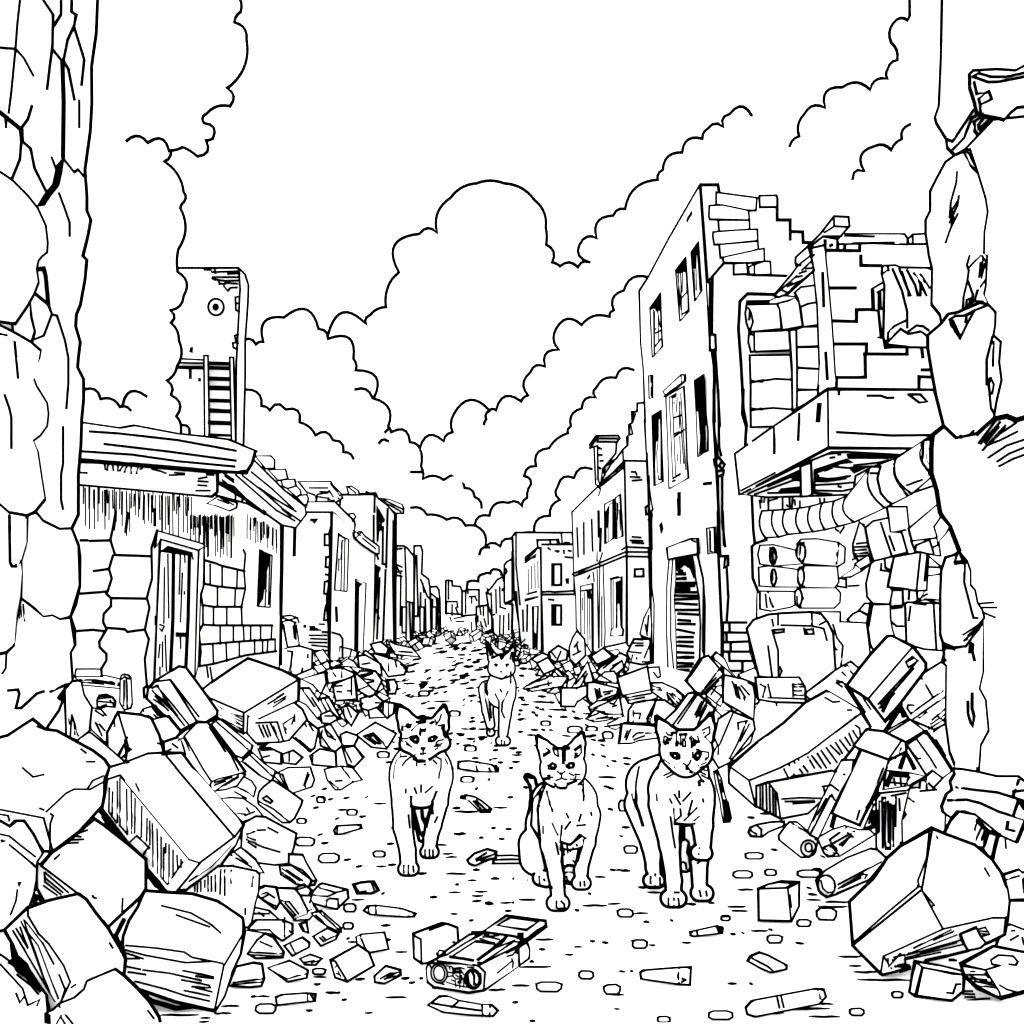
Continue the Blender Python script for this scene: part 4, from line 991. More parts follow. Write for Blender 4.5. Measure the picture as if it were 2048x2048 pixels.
dp.strokes("Q: 600,870 603,990 625,1150 640,1200 600,1240 565,1250 560,1180 603,1150 580,640", "Q", 3.4)
dp.done()
dp = Ob("drainpipe", 'metal', parent=t3)
dp.bvh, dp.Z = a.body_bvh(), 15
dp.strokes("Q: 605,1290 625,1300 630,1600;N2: 1040,30 1050,500 1075,700 1070,1140;N2: 1040,0 1062,28 1030,60", "Q", 3.4)
dp.done()
f3 = Ob("front_wall", 'plaster', parent=t3)
f3.solid("885,850 1010,702 1085,705 1085,790 1500,800 1390,945 1190,935 1130,990 1118,1200 1140,1500 1160,1850 1190,1932 N2: 1800,-500 1815,0 1830,240 1808,260 1815,500 1855,610 1855,810 1780,880 1800,1055 1830,1130 1862,1245 1640,1280 1590,1280 1585,900 1560,340 1555,0 Q: 1300,1500 1285,1000 1245,300 P: 940,1500 905,1250", "P", 12.35, None, .4, dome=False, ink=False, clamp=False)
f3.strokes("P: 890,845 1010,702 1190,700;P: 1190,790 1500,800;N2: 1590,835 1770,835;N2: 1595,910 1780,912;N2: 1590,985 1790,978;N2: 1590,1055 1800,1055;N2: 1640,1125 1830,1125;N2: 1640,1200 1740,1200 1740,1130;N2: 1640,835 1642,905;N2: 1618,915 1620,975;N2: 1650,990 1650,1050;N2: 1638,1065 1640,1120;N2: 1590,840 1590,1050", "P", 3.6)
f3.done()
dp = Ob("drainpipe", 'metal', parent=t3)
dp.bvh, dp.Z = f3.body_bvh(), 12.3
dp.strokes("P: 925,815 922,1000 920,1240;P: 905,850 905,1240;P: 905,1240 945,1245 950,1355 905,1360 905,1245;P: 930,1365 940,1900;P: 945,1360 965,1650 980,1932;Q: 1290,0 1300,580 1320,660;Q: 1240,0 1250,420 1285,690;Q: 1245,700 1300,685 1355,750 1330,800 1300,760 1330,720;Q: 1245,700 1265,850 1290,815 1345,810 1340,850 1285,870;Q: 1330,860 1330,1320 1360,1575;Q: 1285,880 1290,1280 1310,1650;N2: 1562,335 1630,332 1632,400 1600,420 1610,350;N2: 1620,420 1632,640 1620,820;N2: 1590,0 1600,250", "Q", 3.6)
dp.done()
bk = Ob("broken_wall", 'stone', parent=t3)
bk.solid("832,112 970,112 975,165 1262,205 1280,193 1400,193 1412,212 1412,375 1510,375 1512,465 1605,468 1610,550 1660,550 1500,800 1360,790 1190,790 1010,702 885,850", "P", 12.6, None, .4, dome=False, ink=False, clamp=False)
bk.strokes("832,112 965,112 975,165;1405,195 1412,215 1412,378 1510,378 1510,525;1512,465 1605,468 1608,548 1665,548;832,120 885,850", "P", 4)
bk.done()
for q in ["952,170 1258,212 1252,305 1195,306 1000,265 952,262", "900,270 1000,265 1195,306 1202,380 905,372 898,350", "968,380 1202,382 1204,450 975,464", "930,470 1105,455 1262,450 1265,535 1000,562 938,562 928,500", "975,562 1265,540 1270,600 1000,660 985,662", "1000,660 1270,602 1312,595 1316,690 1190,702 1010,698", "1278,195 1400,193 1412,210 1410,280 1282,280", "1085,708 1182,702 1190,785 1085,788", "1240,715 1310,690 1360,692 1365,790 1240,792", "1195,735 1240,712 1240,790 1200,785"]:
    k_ = Ob("corner_brick", 'stone', parent=t3)
    k_.solid(q, "P", 12.2, None, .3, bump=.03, wo=3.8, clamp=False)
    k_.done()

# ------------------------------------------------------------------ ruin on the right
ru = thing("ruined_house", "half collapsed stone house with timber frame and projecting slab on the right", "ruined house", (5, 9.6, 0))
bw = Ob("wall", 'stone', parent=ru)
bw.solid("R0: 415,1780 600,1770 1190,1770 R1: 1215,0 1400,400 1400,1500 R2: 1400,400 1400,1200 700,1300 -100,1350 N2: 1862,1245 1800,1055 1780,880 1855,810 1855,610 1815,500 1808,260 1830,240 1815,0 P: 1190,1932 1160,1850 1140,1500 1118,1200 1130,990 1190,935 1390,945 1660,560", "R0", 9.8, None, .4, dome=False, ink=False, clamp=False)
bw.strokes("R1: 700,0 700,72 850,74;R1: 455,242 660,242;R1: 480,490 668,496 668,405 790,405;R1: 490,665 742,665 742,735;R1: 725,740 1050,742 1050,690;R1: 732,745 735,915 500,915;R1: 515,920 515,990;R1: 1140,1000 1140,910 1230,915;R1: 1160,860 1220,860;R1: 1160,700 1168,765;R1: 1000,90 1220,95;R1: 1100,130 1220,140;R0: 430,1890 690,1893 695,1840;R0: 580,1840 575,1890;R0: 430,1800 430,1932;R0: 470,1855 480,1850;R0: 525,1830 525,1890", "R1", 4.2)
bw.strokes("P: 1185,935 1130,990 1118,1200 1140,1500 1155,1800 1180,1932;P: 1190,935 1390,940;Q: 1540,0 1530,240 1570,370 1560,550", "P", 4.4)
bw.strokes("Q: 1625,1060 1640,1400 1655,1540;N2: 1830,240 1808,260 1815,500 1855,600;N2: 1830,240 1920,210;N2: 1855,600 1850,800 1780,880 1800,1055 1860,1240", "Q", 4)
bw.strokes("R1: 0,1820 75,1810;R1: 70,1830 0,1850;R1: 0,1850 5,1932;R1: 160,1820 165,1910;R1: 110,1830 110,1920;R1: 185,1815 180,1900;R1: 240,1850 240,1910;R1: 360,1790 360,1810;R1: 425,1830 425,1860;R1: 390,1830 395,1880;Q: 1720,1070 1725,1130;Q: 1705,1110 1715,1190;Q: 1760,1060 1750,1130;Q: 1795,1100 1795,1210;R1: 200,1840 205,1880;R1: 140,1880 150,1890", "R1", 2.6)
bw.strokes("R2: 650,285 740,265;R2: 645,310 730,300;R2: 650,330 760,325;R2: 640,360 650,355;R2: 665,240 725,230;R2: 610,560 685,555;R2: 620,485 720,435;R2: 700,90 725,95;R2: 545,160 575,115;R2: 510,130 530,145;R2: 985,160 990,200;R2: 1110,250 1220,215;R2: 1230,220 1250,310;R2: 1215,215 1280,330;R2: 1205,420 1300,415;R2: 1205,450 1300,450;R2: 1220,475 1290,470", "R2", 2.8)
bw.done()
for q, st in [("1182,1010 1400,1000 1430,1050 1442,1200 1205,1222 1180,1150 1172,1080", "1195,1040 1215,1080 1230,1145 1210,1205;1205,1060 1200,1130"),
              ("1410,1002 1545,955 1575,1000 1602,1180 1450,1208 1432,1060", ""),
              ("1200,1225 1430,1218 1500,1212 1512,1360 1215,1372 1195,1300", "1238,1235 1240,1370;1215,1240 1230,1245"),
              ("1205,1400 1510,1398 1528,1580 1400,1575 1212,1605", "1215,1590 1300,1600;1220,1600 1310,1585"),
              ("1213,1605 1400,1578 1528,1585 1528,1808 1380,1795 1212,1810", "1220,1800 1300,1810;1225,1815 1290,1800"),
              ("1212,1815 1380,1800 1530,1812 1555,1840 1400,1935 1215,1940", ""),
              ("1545,925 1590,885 1695,872 1708,1000 1640,1010 1585,1035 1570,970", ""),
              ("1588,1035 1650,1010 1708,1002 1722,1170 1608,1185", ""),
              ("1552,1205 1608,1185 1722,1185 1724,1330 1560,1335", ""),
              ("1556,1340 1724,1338 1738,1502 1560,1490", ""),
              ("1560,1495 1736,1505 1715,1660 1560,1655", ""),
              ("1560,1665 1715,1660 1720,1705 1560,1800", "")]:
    k_ = Ob("stone_block", 'stone', parent=ru)
    k_.solid(q, "P", 9.6, None, .3, bump=.05, wo=4, clamp=False)
    if st:
        k_.strokes(st, "P", 3)
    k_.done()
k_ = Ob("gap_filler", 'stone', parent=ru)  # filler added to keep the gap between block columns from going grey
k_.solid("1505,1212 1555,1203 1562,1500 1560,1800 1528,1812 1525,1500", "P", 9.58, None, .3, dome=False, clamp=False, wo=3)
k_.done()
R("P", 9.2, "1185,990 1360,988 1420,960 1480,950 1560,960 1500,985 1400,1010 1190,1015", None, "1200,1000 1350,1000", name="niche_edge", parent=ru, wo=3, clamp=False, thick=.15, bump=.02)
R("R1", 9.0, "325,-60 425,-80 432,0 455,230 478,490 490,665 505,920 515,990 450,1010 378,1050 390,850 372,350 345,120", None, "412,130 420,380;435,730 447,930", name="timber_post", parent=ru, mat='wood', wo=4.4, ws=4, clamp=False, thick=.2, bump=.02)
R("P", 8.85, "1385,945 1520,790 1570,720 1550,700 1552,660 1650,570 1740,480 1840,350 1950,355 1958,425 1925,460 1870,520 1760,500 1650,590 1670,660 1690,760 1500,930 1420,960", None,
  "1840,355 1842,425 1950,430;1842,425 1770,470;1650,590 1665,550;1570,720 1660,650;1600,755 1670,690;1630,745 1675,740;1580,780 1630,765;1555,810 1600,800;1495,870 1525,855;1490,880 1580,840;1455,910 1490,925;1500,920 1680,765;1520,900 1600,830;1550,720 1590,720;1400,940 1560,800;1780,500 1900,500;1690,640 1670,660", name="rafter", parent=ru, mat='wood', wo=4.2, ws=2.8, dome=False, clamp=False, thick=.25)
R("R0", 9.3, "420,1765 1030,1768 1052,1800 1048,1845 790,1835 530,1842 520,1800 430,1800", None, "580,1780 800,1785;640,1835 950,1830;460,1765 540,1785", name="wall_plate", parent=ru, mat='wood', wo=4, clamp=False, thick=.25, bump=.02)
R("R0", 9.3, "1055,1805 1090,1770 1200,1765 1200,1842 1060,1842", None, "1092,1775 1092,1840", name="wall_plate", parent=ru, mat='wood', wo=4, clamp=False, thick=.25, bump=.02)
R("R1", 9.2, "782,250 865,200 880,215 880,600 850,602 832,412 790,408", None, "795,260 800,405;825,275 870,250;835,420 855,595;830,615 880,625", name="window_frame", parent=ru, mat='wood', wo=3.8, clamp=False, thick=.15, bump=.01, fl="830,272 852,275 856,388 872,388 872,405 830,405")
R("R1", 8.9, "865,75 960,72 1000,90 1200,92 1240,110 1236,370 1300,450 1300,510 1205,600 1195,690 940,688 885,692 872,620 880,210 858,130", None,
  "940,100 1010,260 1050,420 1050,540;990,100 1075,300;1010,120 1060,270 1060,300;1050,110 1110,220 1130,300;1100,130 1150,210 1150,300;1150,200 1195,300;1150,140 1215,240;1050,480 950,530 905,580 905,640;905,650 1000,550 1060,590 1150,570 1195,600;1060,570 1120,525 1170,530 1210,560;905,90 910,110 870,130;885,640 900,670 1050,685", "torn cloth hanging from the ruined house beside the broken pillar", "hanging_cloth", "cloth", None, mat='cloth', wo=4.6, ws=3.4, clamp=False)
sb = Ob("projecting_slab", 'stone', parent=ru)
sb.solid("450,1005,8.4 1250,1010,8.5 1332,1275,8.5 1240,1350,8.5 1090,1452,8.5 455,1447,8.4 -211,1799,10.2 -245,1491,10.2", "R1", 8.4, "0-5|0,5-7", .5, clamp=False, wo=4.8)
sb.strokes("535,1000 535,1045;750,1055 850,1055 900,1072 945,1070;1060,1045 1150,1045 1200,1100 1140,1105 1060,1045;520,1330 780,1345 930,1355 1240,1352;45,1300 45,1490;235,1190 225,1390", "R1", 3.6)
sb.strokes("390,1125 380,1240", "R1", 8)
sb.done()
R("R1", 9.4, "-200,1800 240,1580 480,1480 590,1478 1000,1500 1080,1455 1230,1380 1235,1420 1000,1560 860,1570 770,1600 660,1660 640,1800 350,1810 0,1820", None,
  "240,1580 450,1495 590,1480;-150,1795 240,1620;-100,1800 230,1680;360,1640 600,1545;360,1690 590,1670 620,1660;360,1730 540,1720 640,1710;355,1770 560,1775 650,1755;0,1790 240,1785;600,1500 1000,1500;610,1525 900,1525;650,1580 830,1560 930,1540;480,1590 600,1600;360,1790 480,1800;-200,1770 200,1560;530,1740 550,1745;480,1600 430,1620;0,1740 240,1640;350,1640 380,1660;610,1600 780,1590;470,1525 500,1520;530,1500 545,1500", name="joist", parent=ru, mat='wood', wo=3.4, ws=3, dome=False, clamp=False, thick=.3,
  fl="600,1500 1000,1500 950,1525 605,1525;355,1665 480,1678 600,1655 590,1685 450,1705 355,1705;170,1665 245,1635 245,1700 190,1695;100,1755 245,1740 245,1770 80,1775;350,1610 590,1530 650,1560 480,1575 355,1645;620,1610 760,1590 650,1640")
R("R1", 8.6, "245,1590 325,1560 335,1800 300,1812 250,1815", None, "322,1565 330,1800;350,1620 352,1790", name="bracket_post", parent=ru, mat='wood', wo=4.2, clamp=False, thick=.2, bump=.02)

# row of curved roof tiles
tr = thing("tile_row", "sagging row of curved roof tiles under the projecting slab", "roof tiles", (4.7, 8.2, 2))
top = [(-40, 1935), (40, 1920), (130, 1915), (230, 1905), (320, 1890), (410, 1865), (500, 1850), (600, 1810), (765, 1600), (965, 1530), (1175, 1392)]
bot = [(-20, 2125), (80, 2120), (150, 2100), (250, 2090), (340, 2080), (430, 2065), (530, 2040), (650, 2008), (880, 1900), (1085, 1795), (1250, 1650)]
top[0] = (-45, 1925)
for i in range(len(top)):
    t1, b1_ = top[i], bot[i]
    if i + 1 < len(top):
        t2, b2_ = top[i + 1], bot[i + 1]
    else:
        t2, b2_ = (1235, 1390), (1262, 1650)
    bulge = 30 if i < 7 else 60
    arc = []
    for k in range(7):
        u = k / 6
        arc.append((b1_[0] + (t1[0] - b1_[0]) * u - 4 * u * (1 - u) * bulge, b1_[1] + (t1[1] - b1_[1]) * u + 4 * u * (1 - u) * 6))
    arc2 = []
    for k in range(7):
        u = k / 6
        arc2.append((t2[0] + (b2_[0] - t2[0]) * u - 4 * u * (1 - u) * bulge, t2[1] + (b2_[1] - t2[1]) * u + 4 * u * (1 - u) * 6))
    k_ = Ob("roof_tile", 'stone', parent=tr)
    k_.solid_pts([tpt("R1", *p) for p in arc + arc2], 8.3 - .02 * i, None, .25, bump=.08, wo=4, clamp=False)
    if i == 8:
        k_.strokes("845,1600 825,1680 850,1790 900,1850 935,1870;775,1640 820,1640;780,1590 850,1590", "R1", 3.4)
    if i == 9:
        k_.strokes("950,1570 955,1650 990,1740 1050,1805;1050,1730 1160,1690", "R1", 3.4)
    if i == 10:
        k_.strokes("1172,1405 1165,1550 1220,1650;1100,1785 1250,1735", "R1", 3.4)
    k_.done()

# logs and cushions stacked against the ruin
G3 = "logs stacked against the ruined house"
for q, st, lab in [("220,300 222,240 250,208 370,205 530,232 580,270 575,380 530,408 260,388 212,345", "282,305 279,336 269,361 256,375 240,375 227,361 217,336 214,305 217,274 227,249 240,235 256,235 269,249 279,274 282,305;270,230 282,290 265,375;245,250 240,360;530,240 515,390;250,240 260,250", "top right log of the three rows under the tile row"),
                   ("222,440 270,408 520,412 532,530 502,572 250,566 225,525", "272,487 269,518 262,543 252,557 240,557 230,543 223,518 220,487 223,456 230,431 240,417 252,417 262,431 269,456 272,487;270,410 272,560;250,420 220,480 245,555", "middle right log of the three rows under the tile row"),
                   ("200,602 240,575 512,575 545,612 540,682 500,722 240,722 200,690", "256,645 253,674 245,697 234,709 222,709 211,697 203,674 200,645 203,616 211,593 222,581 234,581 245,593 253,616 256,645;240,580 262,650 245,720;220,640 225,700", "bottom right log of the three rows under the tile row"),
                   ("-60,255 40,250 205,290 215,340 260,390 40,405 -60,390 -75,320", "62,330 60,357 53,378 43,390 33,390 23,378 16,357 14,330 16,303 23,282 33,270 43,270 53,282 60,303 62,330;15,270 15,370;40,280 65,340 50,390;30,300 40,380", "top left log of the three rows under the tile row"),
                   ("-70,420 0,410 180,430 230,440 220,530 240,565 20,562 -65,555", "62,492 60,518 54,539 46,550 38,550 30,539 24,518 22,492 24,466 30,445 38,434 46,434 54,445 60,466 62,492;30,440 35,560;55,450 65,500 45,560", "middle left log of the three rows under the tile row"),
                   ("-60,600 160,602 200,605 200,700 170,715 20,745 -60,730", "0,610 20,680 40,720;-20,620 -10,720", "bottom left log of the three rows under the tile row")]:
    R("R2", 8.5, q, None, st, lab, "log", "log", G3, mat='wood', wo=4, ws=3, clamp=False, bump=.15)
R("R2", 7.6, "-110,815 0,775 100,765 330,755 400,770 450,830 490,915 508,1192 290,1360 230,1250 30,1250 -70,1240 -160,880", None,
  "30,890 75,1040 80,1250;100,855 330,860 420,880 445,970;330,770 332,860;390,850 430,830;75,770 75,850;45,890 120,885 120,905 50,915 45,890;275,890 340,885 345,920 280,922 275,890;90,1170 105,1200 90,1235 80,1200;0,1010 30,1240;30,810 40,860;270,880 300,920", "big padded rectangular slab leaning under the stacked logs", "padded_slab", "slab", None, mat='cloth', wo=4.6, ws=3, bump=.05)
R("R2", 8.0, "330,750 540,755 545,830 740,840 755,950 770,1090 700,1180 560,1165 510,1190 500,1010 470,870 430,800", None, "490,850 520,950 565,1010 550,1155;545,760 545,830;500,1010 520,1040", "plain upright slab right of the padded slab", "wall_slab", "slab", None, wo=4)
G4 = "loose wall stones between the logs and the broken pillar"
for Z, q, st, lab in [
    (8.3, "735,120 790,70 905,45 920,152 1010,160 1050,302 795,372 760,250", "850,80 930,320;915,180 955,290;1010,160 1050,300", "large slanted stone just below the roof tiles"),
    (8.5, "895,-40 1045,-40 1062,120 1080,215 1060,130 920,160 910,40", "", "tall stone tucked under the roof tiles"),
    (8.4, "1062,125 1280,-60 1300,40 1260,110 1280,195 1085,220", "1300,40 1255,110 1285,230;1290,100 1350,150", "pale stone right below the last roof tile"),
    (8.4, "1080,218 1282,195 1300,330 1240,320 1110,295", "1110,290 1120,250 1220,210;1220,215 1250,310;1240,270 1280,250", "flat stone between slanted stone and pillar"),
    (8.2, "775,392 800,370 955,335 935,440 905,545 935,600 915,695 790,690 748,640 740,540", "880,360 885,420 920,440;855,390 850,440 920,450", "upright stone in the middle of the stone stack"),
    (8.15, "950,340 1150,302 1210,320 1195,590 1120,595 1015,575 905,565", "1150,310 1120,590;1200,330 1180,520", "square stone with a double right edge in the stone stack"),
    (8.3, "1210,330 1300,410 1305,690 1190,660 1140,670 1195,590", "1215,415 1300,420;1205,480 1290,470;1180,660 1300,662;1125,600 1130,660 1200,620", "narrow stone wedged against the pillar in the stone stack"),
    (8.25, "930,585 1015,578 1120,595 1125,670 1040,690 1020,715 920,712", "1015,585 1020,700;1065,600 1062,660;940,590 1010,590", "small flat stone below the square stone"),
    (8.1, "770,700 918,698 920,800 935,880 955,950 900,960 800,1052 772,1000 750,840", "740,850 735,950 775,1005;790,690 760,860", "tall stone right of the plain upright slab"),
    (8.2, "920,722 960,710 1032,705 1038,862 970,862 925,820", "940,730 1010,720", "round cornered stone in the lower stone stack"),
    (8.05, "1035,692 1050,682 1305,692 1315,1045 1180,1035 1045,995", "1250,700 1270,1030;1075,712 1062,820;1100,690 1190,700", "big square stone at the bottom of the stone stack"),
    (8.3, "545,495 650,430 660,390 760,325 775,390 710,440 620,490", "660,400 710,440;700,430 770,390;540,500 590,510 590,570 530,560", "splintered wedge beside the top right log"),
    (8.3, "600,812 640,770 690,745 755,775 745,838 620,832", "690,745 750,780;680,750 730,690 790,690", "low rounded stone above the plain upright slab"),
    (8.35, "640,245 690,75 735,120 760,250 790,372 760,330 680,370 645,310", "670,240 750,230;660,265 750,262;650,290 740,285;650,315 750,308;650,335 760,330", "hatched narrow stone under the tile row")]:
    R("R2", Z, q, None, st, lab, "wall_stone", "stone", G4, wo=4, ws=3, clamp=False, bump=.06)
# ------------------------------------------------------------------ right foreground pier
pr = thing("broken_pillar", "ragged pillar of stacked rough stones along the right edge", "ruined wall", (2.3, 4.6, 0))
def stone(tile, Z, q, st="", ws=4, wo=6, heavy="", ink=True, thick=.4, bump=.06):
    s_ = Ob("boulder", 'stone', parent=pr)
    s_.solid(q, tile, Z, None, thick, bump=bump, wo=wo, ink=ink, clamp=False, dome=ink)
    if st:
        s_.strokes(st, tile, ws)
    if heavy:
        s_.strokes(heavy, tile, 6)
    s_.done()
stone("R0", 4.6, "1315,-60 1305,440 1290,800 1260,890 1270,930 1345,1050 1355,1120 1410,1172 1490,1122 1700,900 2100,860 2100,-60", "1390,1070 1400,1060 1550,835;1400,1125 1480,1040 1540,890 1600,855;1600,885 1555,920 1555,985 1580,1015;1620,900 1585,940 1590,970;1350,1055 1390,1065", heavy="1600,970 1690,890;1630,880 1730,885")
stone("R0", 4.5, "1520,560 1545,535 1720,525 1870,535 1932,500 2100,470 2100,800 1932,805 1880,810 1830,850 1780,905 1720,888 1620,868 1575,850 1570,830 1560,780 1522,660", "1550,575 1590,555 1680,580 1800,580 1932,550 2050,530;1550,580 1660,620 1740,618 1860,595 1932,580 2050,555;1555,620 1575,710 1640,705 1590,745 1600,790 1605,860;1635,705 1665,690 1688,748 1605,790;1580,860 1620,862", ws=3.6)
stone("R0", 4.6, "1410,1172 1340,1222 1270,1350 1225,1440 1225,1590 1190,1660 1190,1760 1215,1932 R1: 1240,100 1235,370 1300,450 1308,510 1360,460 1480,400 1600,355 1660,370 1625,300 1640,230 1650,0 R0: 1625,1932 1630,1750 1655,1600 1640,1500 1580,1300 1520,1130 1470,1150",
      "1425,1300 1420,1380 1380,1520 1370,1640;1440,1480 1430,1550 1370,1680;1380,1600 1430,1520;1390,1600 1400,1660 1340,1830;1430,1615 1380,1720;1500,1140 1560,1250;1480,1150 1520,1240 1585,1310;1370,1640 1400,1600;R1: 1520,0 1500,70 1515,110 1505,180 1475,310 1470,400;R1: 1510,95 1600,0;R1: 1510,190 1545,290 1540,360;R1: 1640,180 1580,260 1560,335;R1: 1495,380 1500,330 1525,320 1520,360 1500,390;R1: 1600,50 1590,160;R1: 1620,20 1605,150;R1: 1635,60 1610,165;R1: 1615,0 1640,40;R1: 1560,340 1620,345", ws=3)
stone("R1", 4.58, "1205,600 1308,510 1360,440 1440,425 1480,405 1600,355 1660,370 1712,425 1710,520 1695,600 1752,650 1740,800 1758,940 1720,1100 1700,1225 1570,1340 1420,1372 1325,1280 1270,1060 1240,900 1207,700",
      "1370,480 1410,455 1480,450 1560,410 1660,372;1375,480 1380,520 1450,620;1395,490 1440,590;1450,625 1500,520 1560,410;1490,500 1500,450 1525,430;1695,600 1665,720 1650,780 1650,970;1700,650 1695,830;1680,920 1665,960 1668,1050 1690,1040 1703,970 1680,920;1672,1060 1680,1150 1700,1180;1450,1355 1460,1375;1525,1350 1550,1320", ws=3.6)
stone("R1", 4.75, "1320,1280 1240,1350 1230,1450 1230,1640 1270,1770 1295,1932 R2: 1370,110 1440,290 1500,360 1530,550 1580,690 1630,790 2100,1000 R1: 2100,1195 1932,1218 1870,1240 1800,1208 1690,1225 1570,1340 1420,1400", "R1: 1320,1285 1240,1350 1230,1450 1230,1640 1270,1770 1295,1932 R2: 1310,30 1370,110 1440,290", ws=6, ink=False)
pw = Ob("hatched_face", 'stone', parent=pr)
pw.solid("1700,1228 1800,1206 1870,1238 1932,1216 2100,1196 2100,1700 1932,1700 1700,1600 1580,1380", "R1", 4.7, None, .3, ink=False, clamp=False, dome=False)
pw.strokes("1690,1235 1800,1210 1870,1240 1932,1222 2000,1215", "R1", 7)
pw.strokes("1700,1235 1580,1350;1720,1240 1590,1410;1750,1255 1605,1415;1790,1280 1620,1465;1870,1260 1750,1340 1640,1440;1880,1325 1750,1390 1650,1430;1932,1385 1800,1430 1665,1520;1932,1445 1820,1490 1730,1550;1932,1500 1850,1530 1745,1585;1740,1290 1640,1410;1780,1300 1730,1355", "R1", 3.4)  # diagonal hatch lines inked across the face
pw.done()
stone("R2", 4.55, "1440,300 1400,325 1340,342 1308,435 1300,620 1300,930 1325,1000 1380,1022 1490,1012 1550,930 1570,870 1630,800 1615,740 1580,690 1560,590 1525,550 1525,440 1500,370",
      "1415,385 1485,378;1485,400 1480,530 1550,800 1580,800;1475,925 1620,830;1510,930 1590,860;1490,960 1560,900;1410,380 1430,310;1475,380 1445,300;1500,960 1480,970;1600,692 1697,684;1600,722 1720,722;1630,762 1710,795", ws=3.2, heavy="1415,385 1480,378;1330,1000 1400,1030")
stone("R2", 4.62, "1330,1025 1385,1030 1490,1012 1550,930 1600,870 1622,832 1620,1200 1590,1330 1638,1420 1660,1650 1600,1760 1588,1932 R3: 1580,200 1440,200 1400,60 R2: 1420,1932 1375,1820 1345,1600 1332,1400 1330,1150",
      "1540,1368 1540,1480 1555,1540 1545,1620 1530,1590 1510,1520 1508,1430;1530,990 1520,1060;1545,1000 1540,1050 1558,1120;1330,1060 1310,1130 1340,1120", ws=4, wo=5.3)
pm = Ob("loose_chip", 'stone', parent=pr)
pm.solid("1305,40 1365,110 1340,160 1280,235 1280,190 1255,110", "R2", 4.52, None, .15, clamp=False, wo=3.6)
pm.done()

# ------------------------------------------------------------------ big blocks, bottom right
G5 = "large tumbled blocks at the bottom right"
R("R3", 2.2, "615,1010 800,830 900,680 1000,590 1240,455 1330,495 1560,580 1690,690 1760,790 1800,900 1815,1010 1800,1130 1782,1250 1680,1310 1500,1380 1180,1455 1100,1462 960,1530 850,1552 640,1340 1160,920 870,1420 1320,1215 1700,1130",
  "0-4,20,19|4-11,23,22,20|20,22,21,18,19|21,22,23,11-18", "1215,490 1195,680 1130,850 1140,895;1140,890 900,1090 640,1320;1245,1040 1255,1035;1130,890 1165,905;1040,1430 1480,1330;1050,1410 1450,1300;1060,1400 1420,1260;1100,1360 1380,1220;1040,1445 1300,1390;1250,1300 1400,1230;1270,1285 1390,1240;1030,1440 1200,1380 1420,1320;1270,515 1280,530;1635,755 1670,815;1175,940 1255,1035;870,1420 930,1510;905,1440 910,1500 1000,1400;940,1450 960,1500;1180,1455 1500,1375;1590,1215 1640,1200 1670,1250 1610,1270;1600,1230 1660,1235;1600,1250 1665,1255;1030,1410 1035,1480;950,1430 1030,1410",
  "huge faceted boulder with a sharp front ridge at the bottom right", group=G5, wo=6.4, wi=4, heavy="860,1555 960,1530;1000,1530 1060,1510;1190,1450 1330,1420;980,1490 1060,1500")
R("R3", 2.15, "1450,1250 1570,1205 1600,1270 1640,1320 1600,1355 1510,1375 1470,1310", None, "1455,1250 1480,1320", "small cube wedged under the huge faceted boulder", group=G5, wo=5, clamp=False)
R("R3", 2.05, "1110,1460 1300,1495 1450,1535 1478,1560 1470,1680 1385,1752 1110,1718 1072,1690 1165,1505", "0-3,8|8,3-6|0,8,6,7",
  "1420,1630 1395,1700 1350,1695;1450,1630 1420,1632;1165,1520 1125,1705;1170,1505 1390,1555 1455,1560;1370,1452 1420,1452", "box shaped block in front of the huge faceted boulder", group=G5, wo=5)
R("R3", 2.1, "1455,1480 1700,1345 2050,1410 2050,1665 1932,1685 1760,1737 1580,1640 1480,1560 1640,1525 1745,1690", "0-2,3,4,5,9,8|0,8,9,5-7",
  "1750,1490 1690,1480 1680,1450 1740,1412 1850,1420 1885,1460 1870,1487 1820,1480;1750,1490 1650,1520;1465,1495 1640,1525;1500,1560 1640,1562;1530,1590 1650,1600;1560,1610 1700,1640;1580,1640 1720,1660;1490,1570 1600,1655 1740,1730;1530,1535 1560,1535;1600,1610 1700,1620;1750,1640 1800,1670 1870,1690;1520,1565 1570,1590;1640,1550 1660,1580;1480,1685 1540,1685;1490,1730 1560,1730;1475,1705 1555,1708;1505,1758 1590,1745 1670,1740", "cracked block with a curled C-shaped scratch at the bottom right", group=G5, wo=5, heavy="1490,1575 1580,1660 1740,1728;1760,1735 1932,1690")
R("R3", 2.3, "1790,1190 1830,1182 1932,1222 2050,1240 2050,1405 1932,1385 1720,1340 1735,1300 1780,1250", None, "1840,1230 1860,1228;1830,1300 1890,1265;1920,1280 1930,1330", "low chunk between the huge faceted boulder and the right edge", group=G5, wo=4.6)
R("R3", 2.45, "1775,805 1890,768 1917,790 2050,780 2050,1000 1820,1000 1790,850", None, "1790,845 1895,815;1930,830 1932,940;1820,992 1932,988;1917,790 1932,930", "squared block at the right edge beside the huge faceted boulder", group=G5, wo=5)
R("R3", 2.6, "1400,5 1460,10 1580,30 1730,65 1890,65 1932,100 2050,120 2050,440 1932,400 1900,480 1870,557 1740,500 1560,350 1480,320 1400,320 1380,372 1320,330 1310,290 1345,200 1390,165 1375,100 1410,40", None,
  "1420,145 1550,165 1730,185 1890,235 2050,290;1360,245 1500,240 1600,265 1740,330 1932,390;1890,95 1855,180 1850,225;1890,240 1850,360;1810,405 1800,460 1855,475;1850,180 1932,170;1580,0 1580,25", "layered ridged block at the right edge below the pillar", group=G5, wo=6, ws=4, heavy="1900,250 1932,300;1880,550 1930,430")
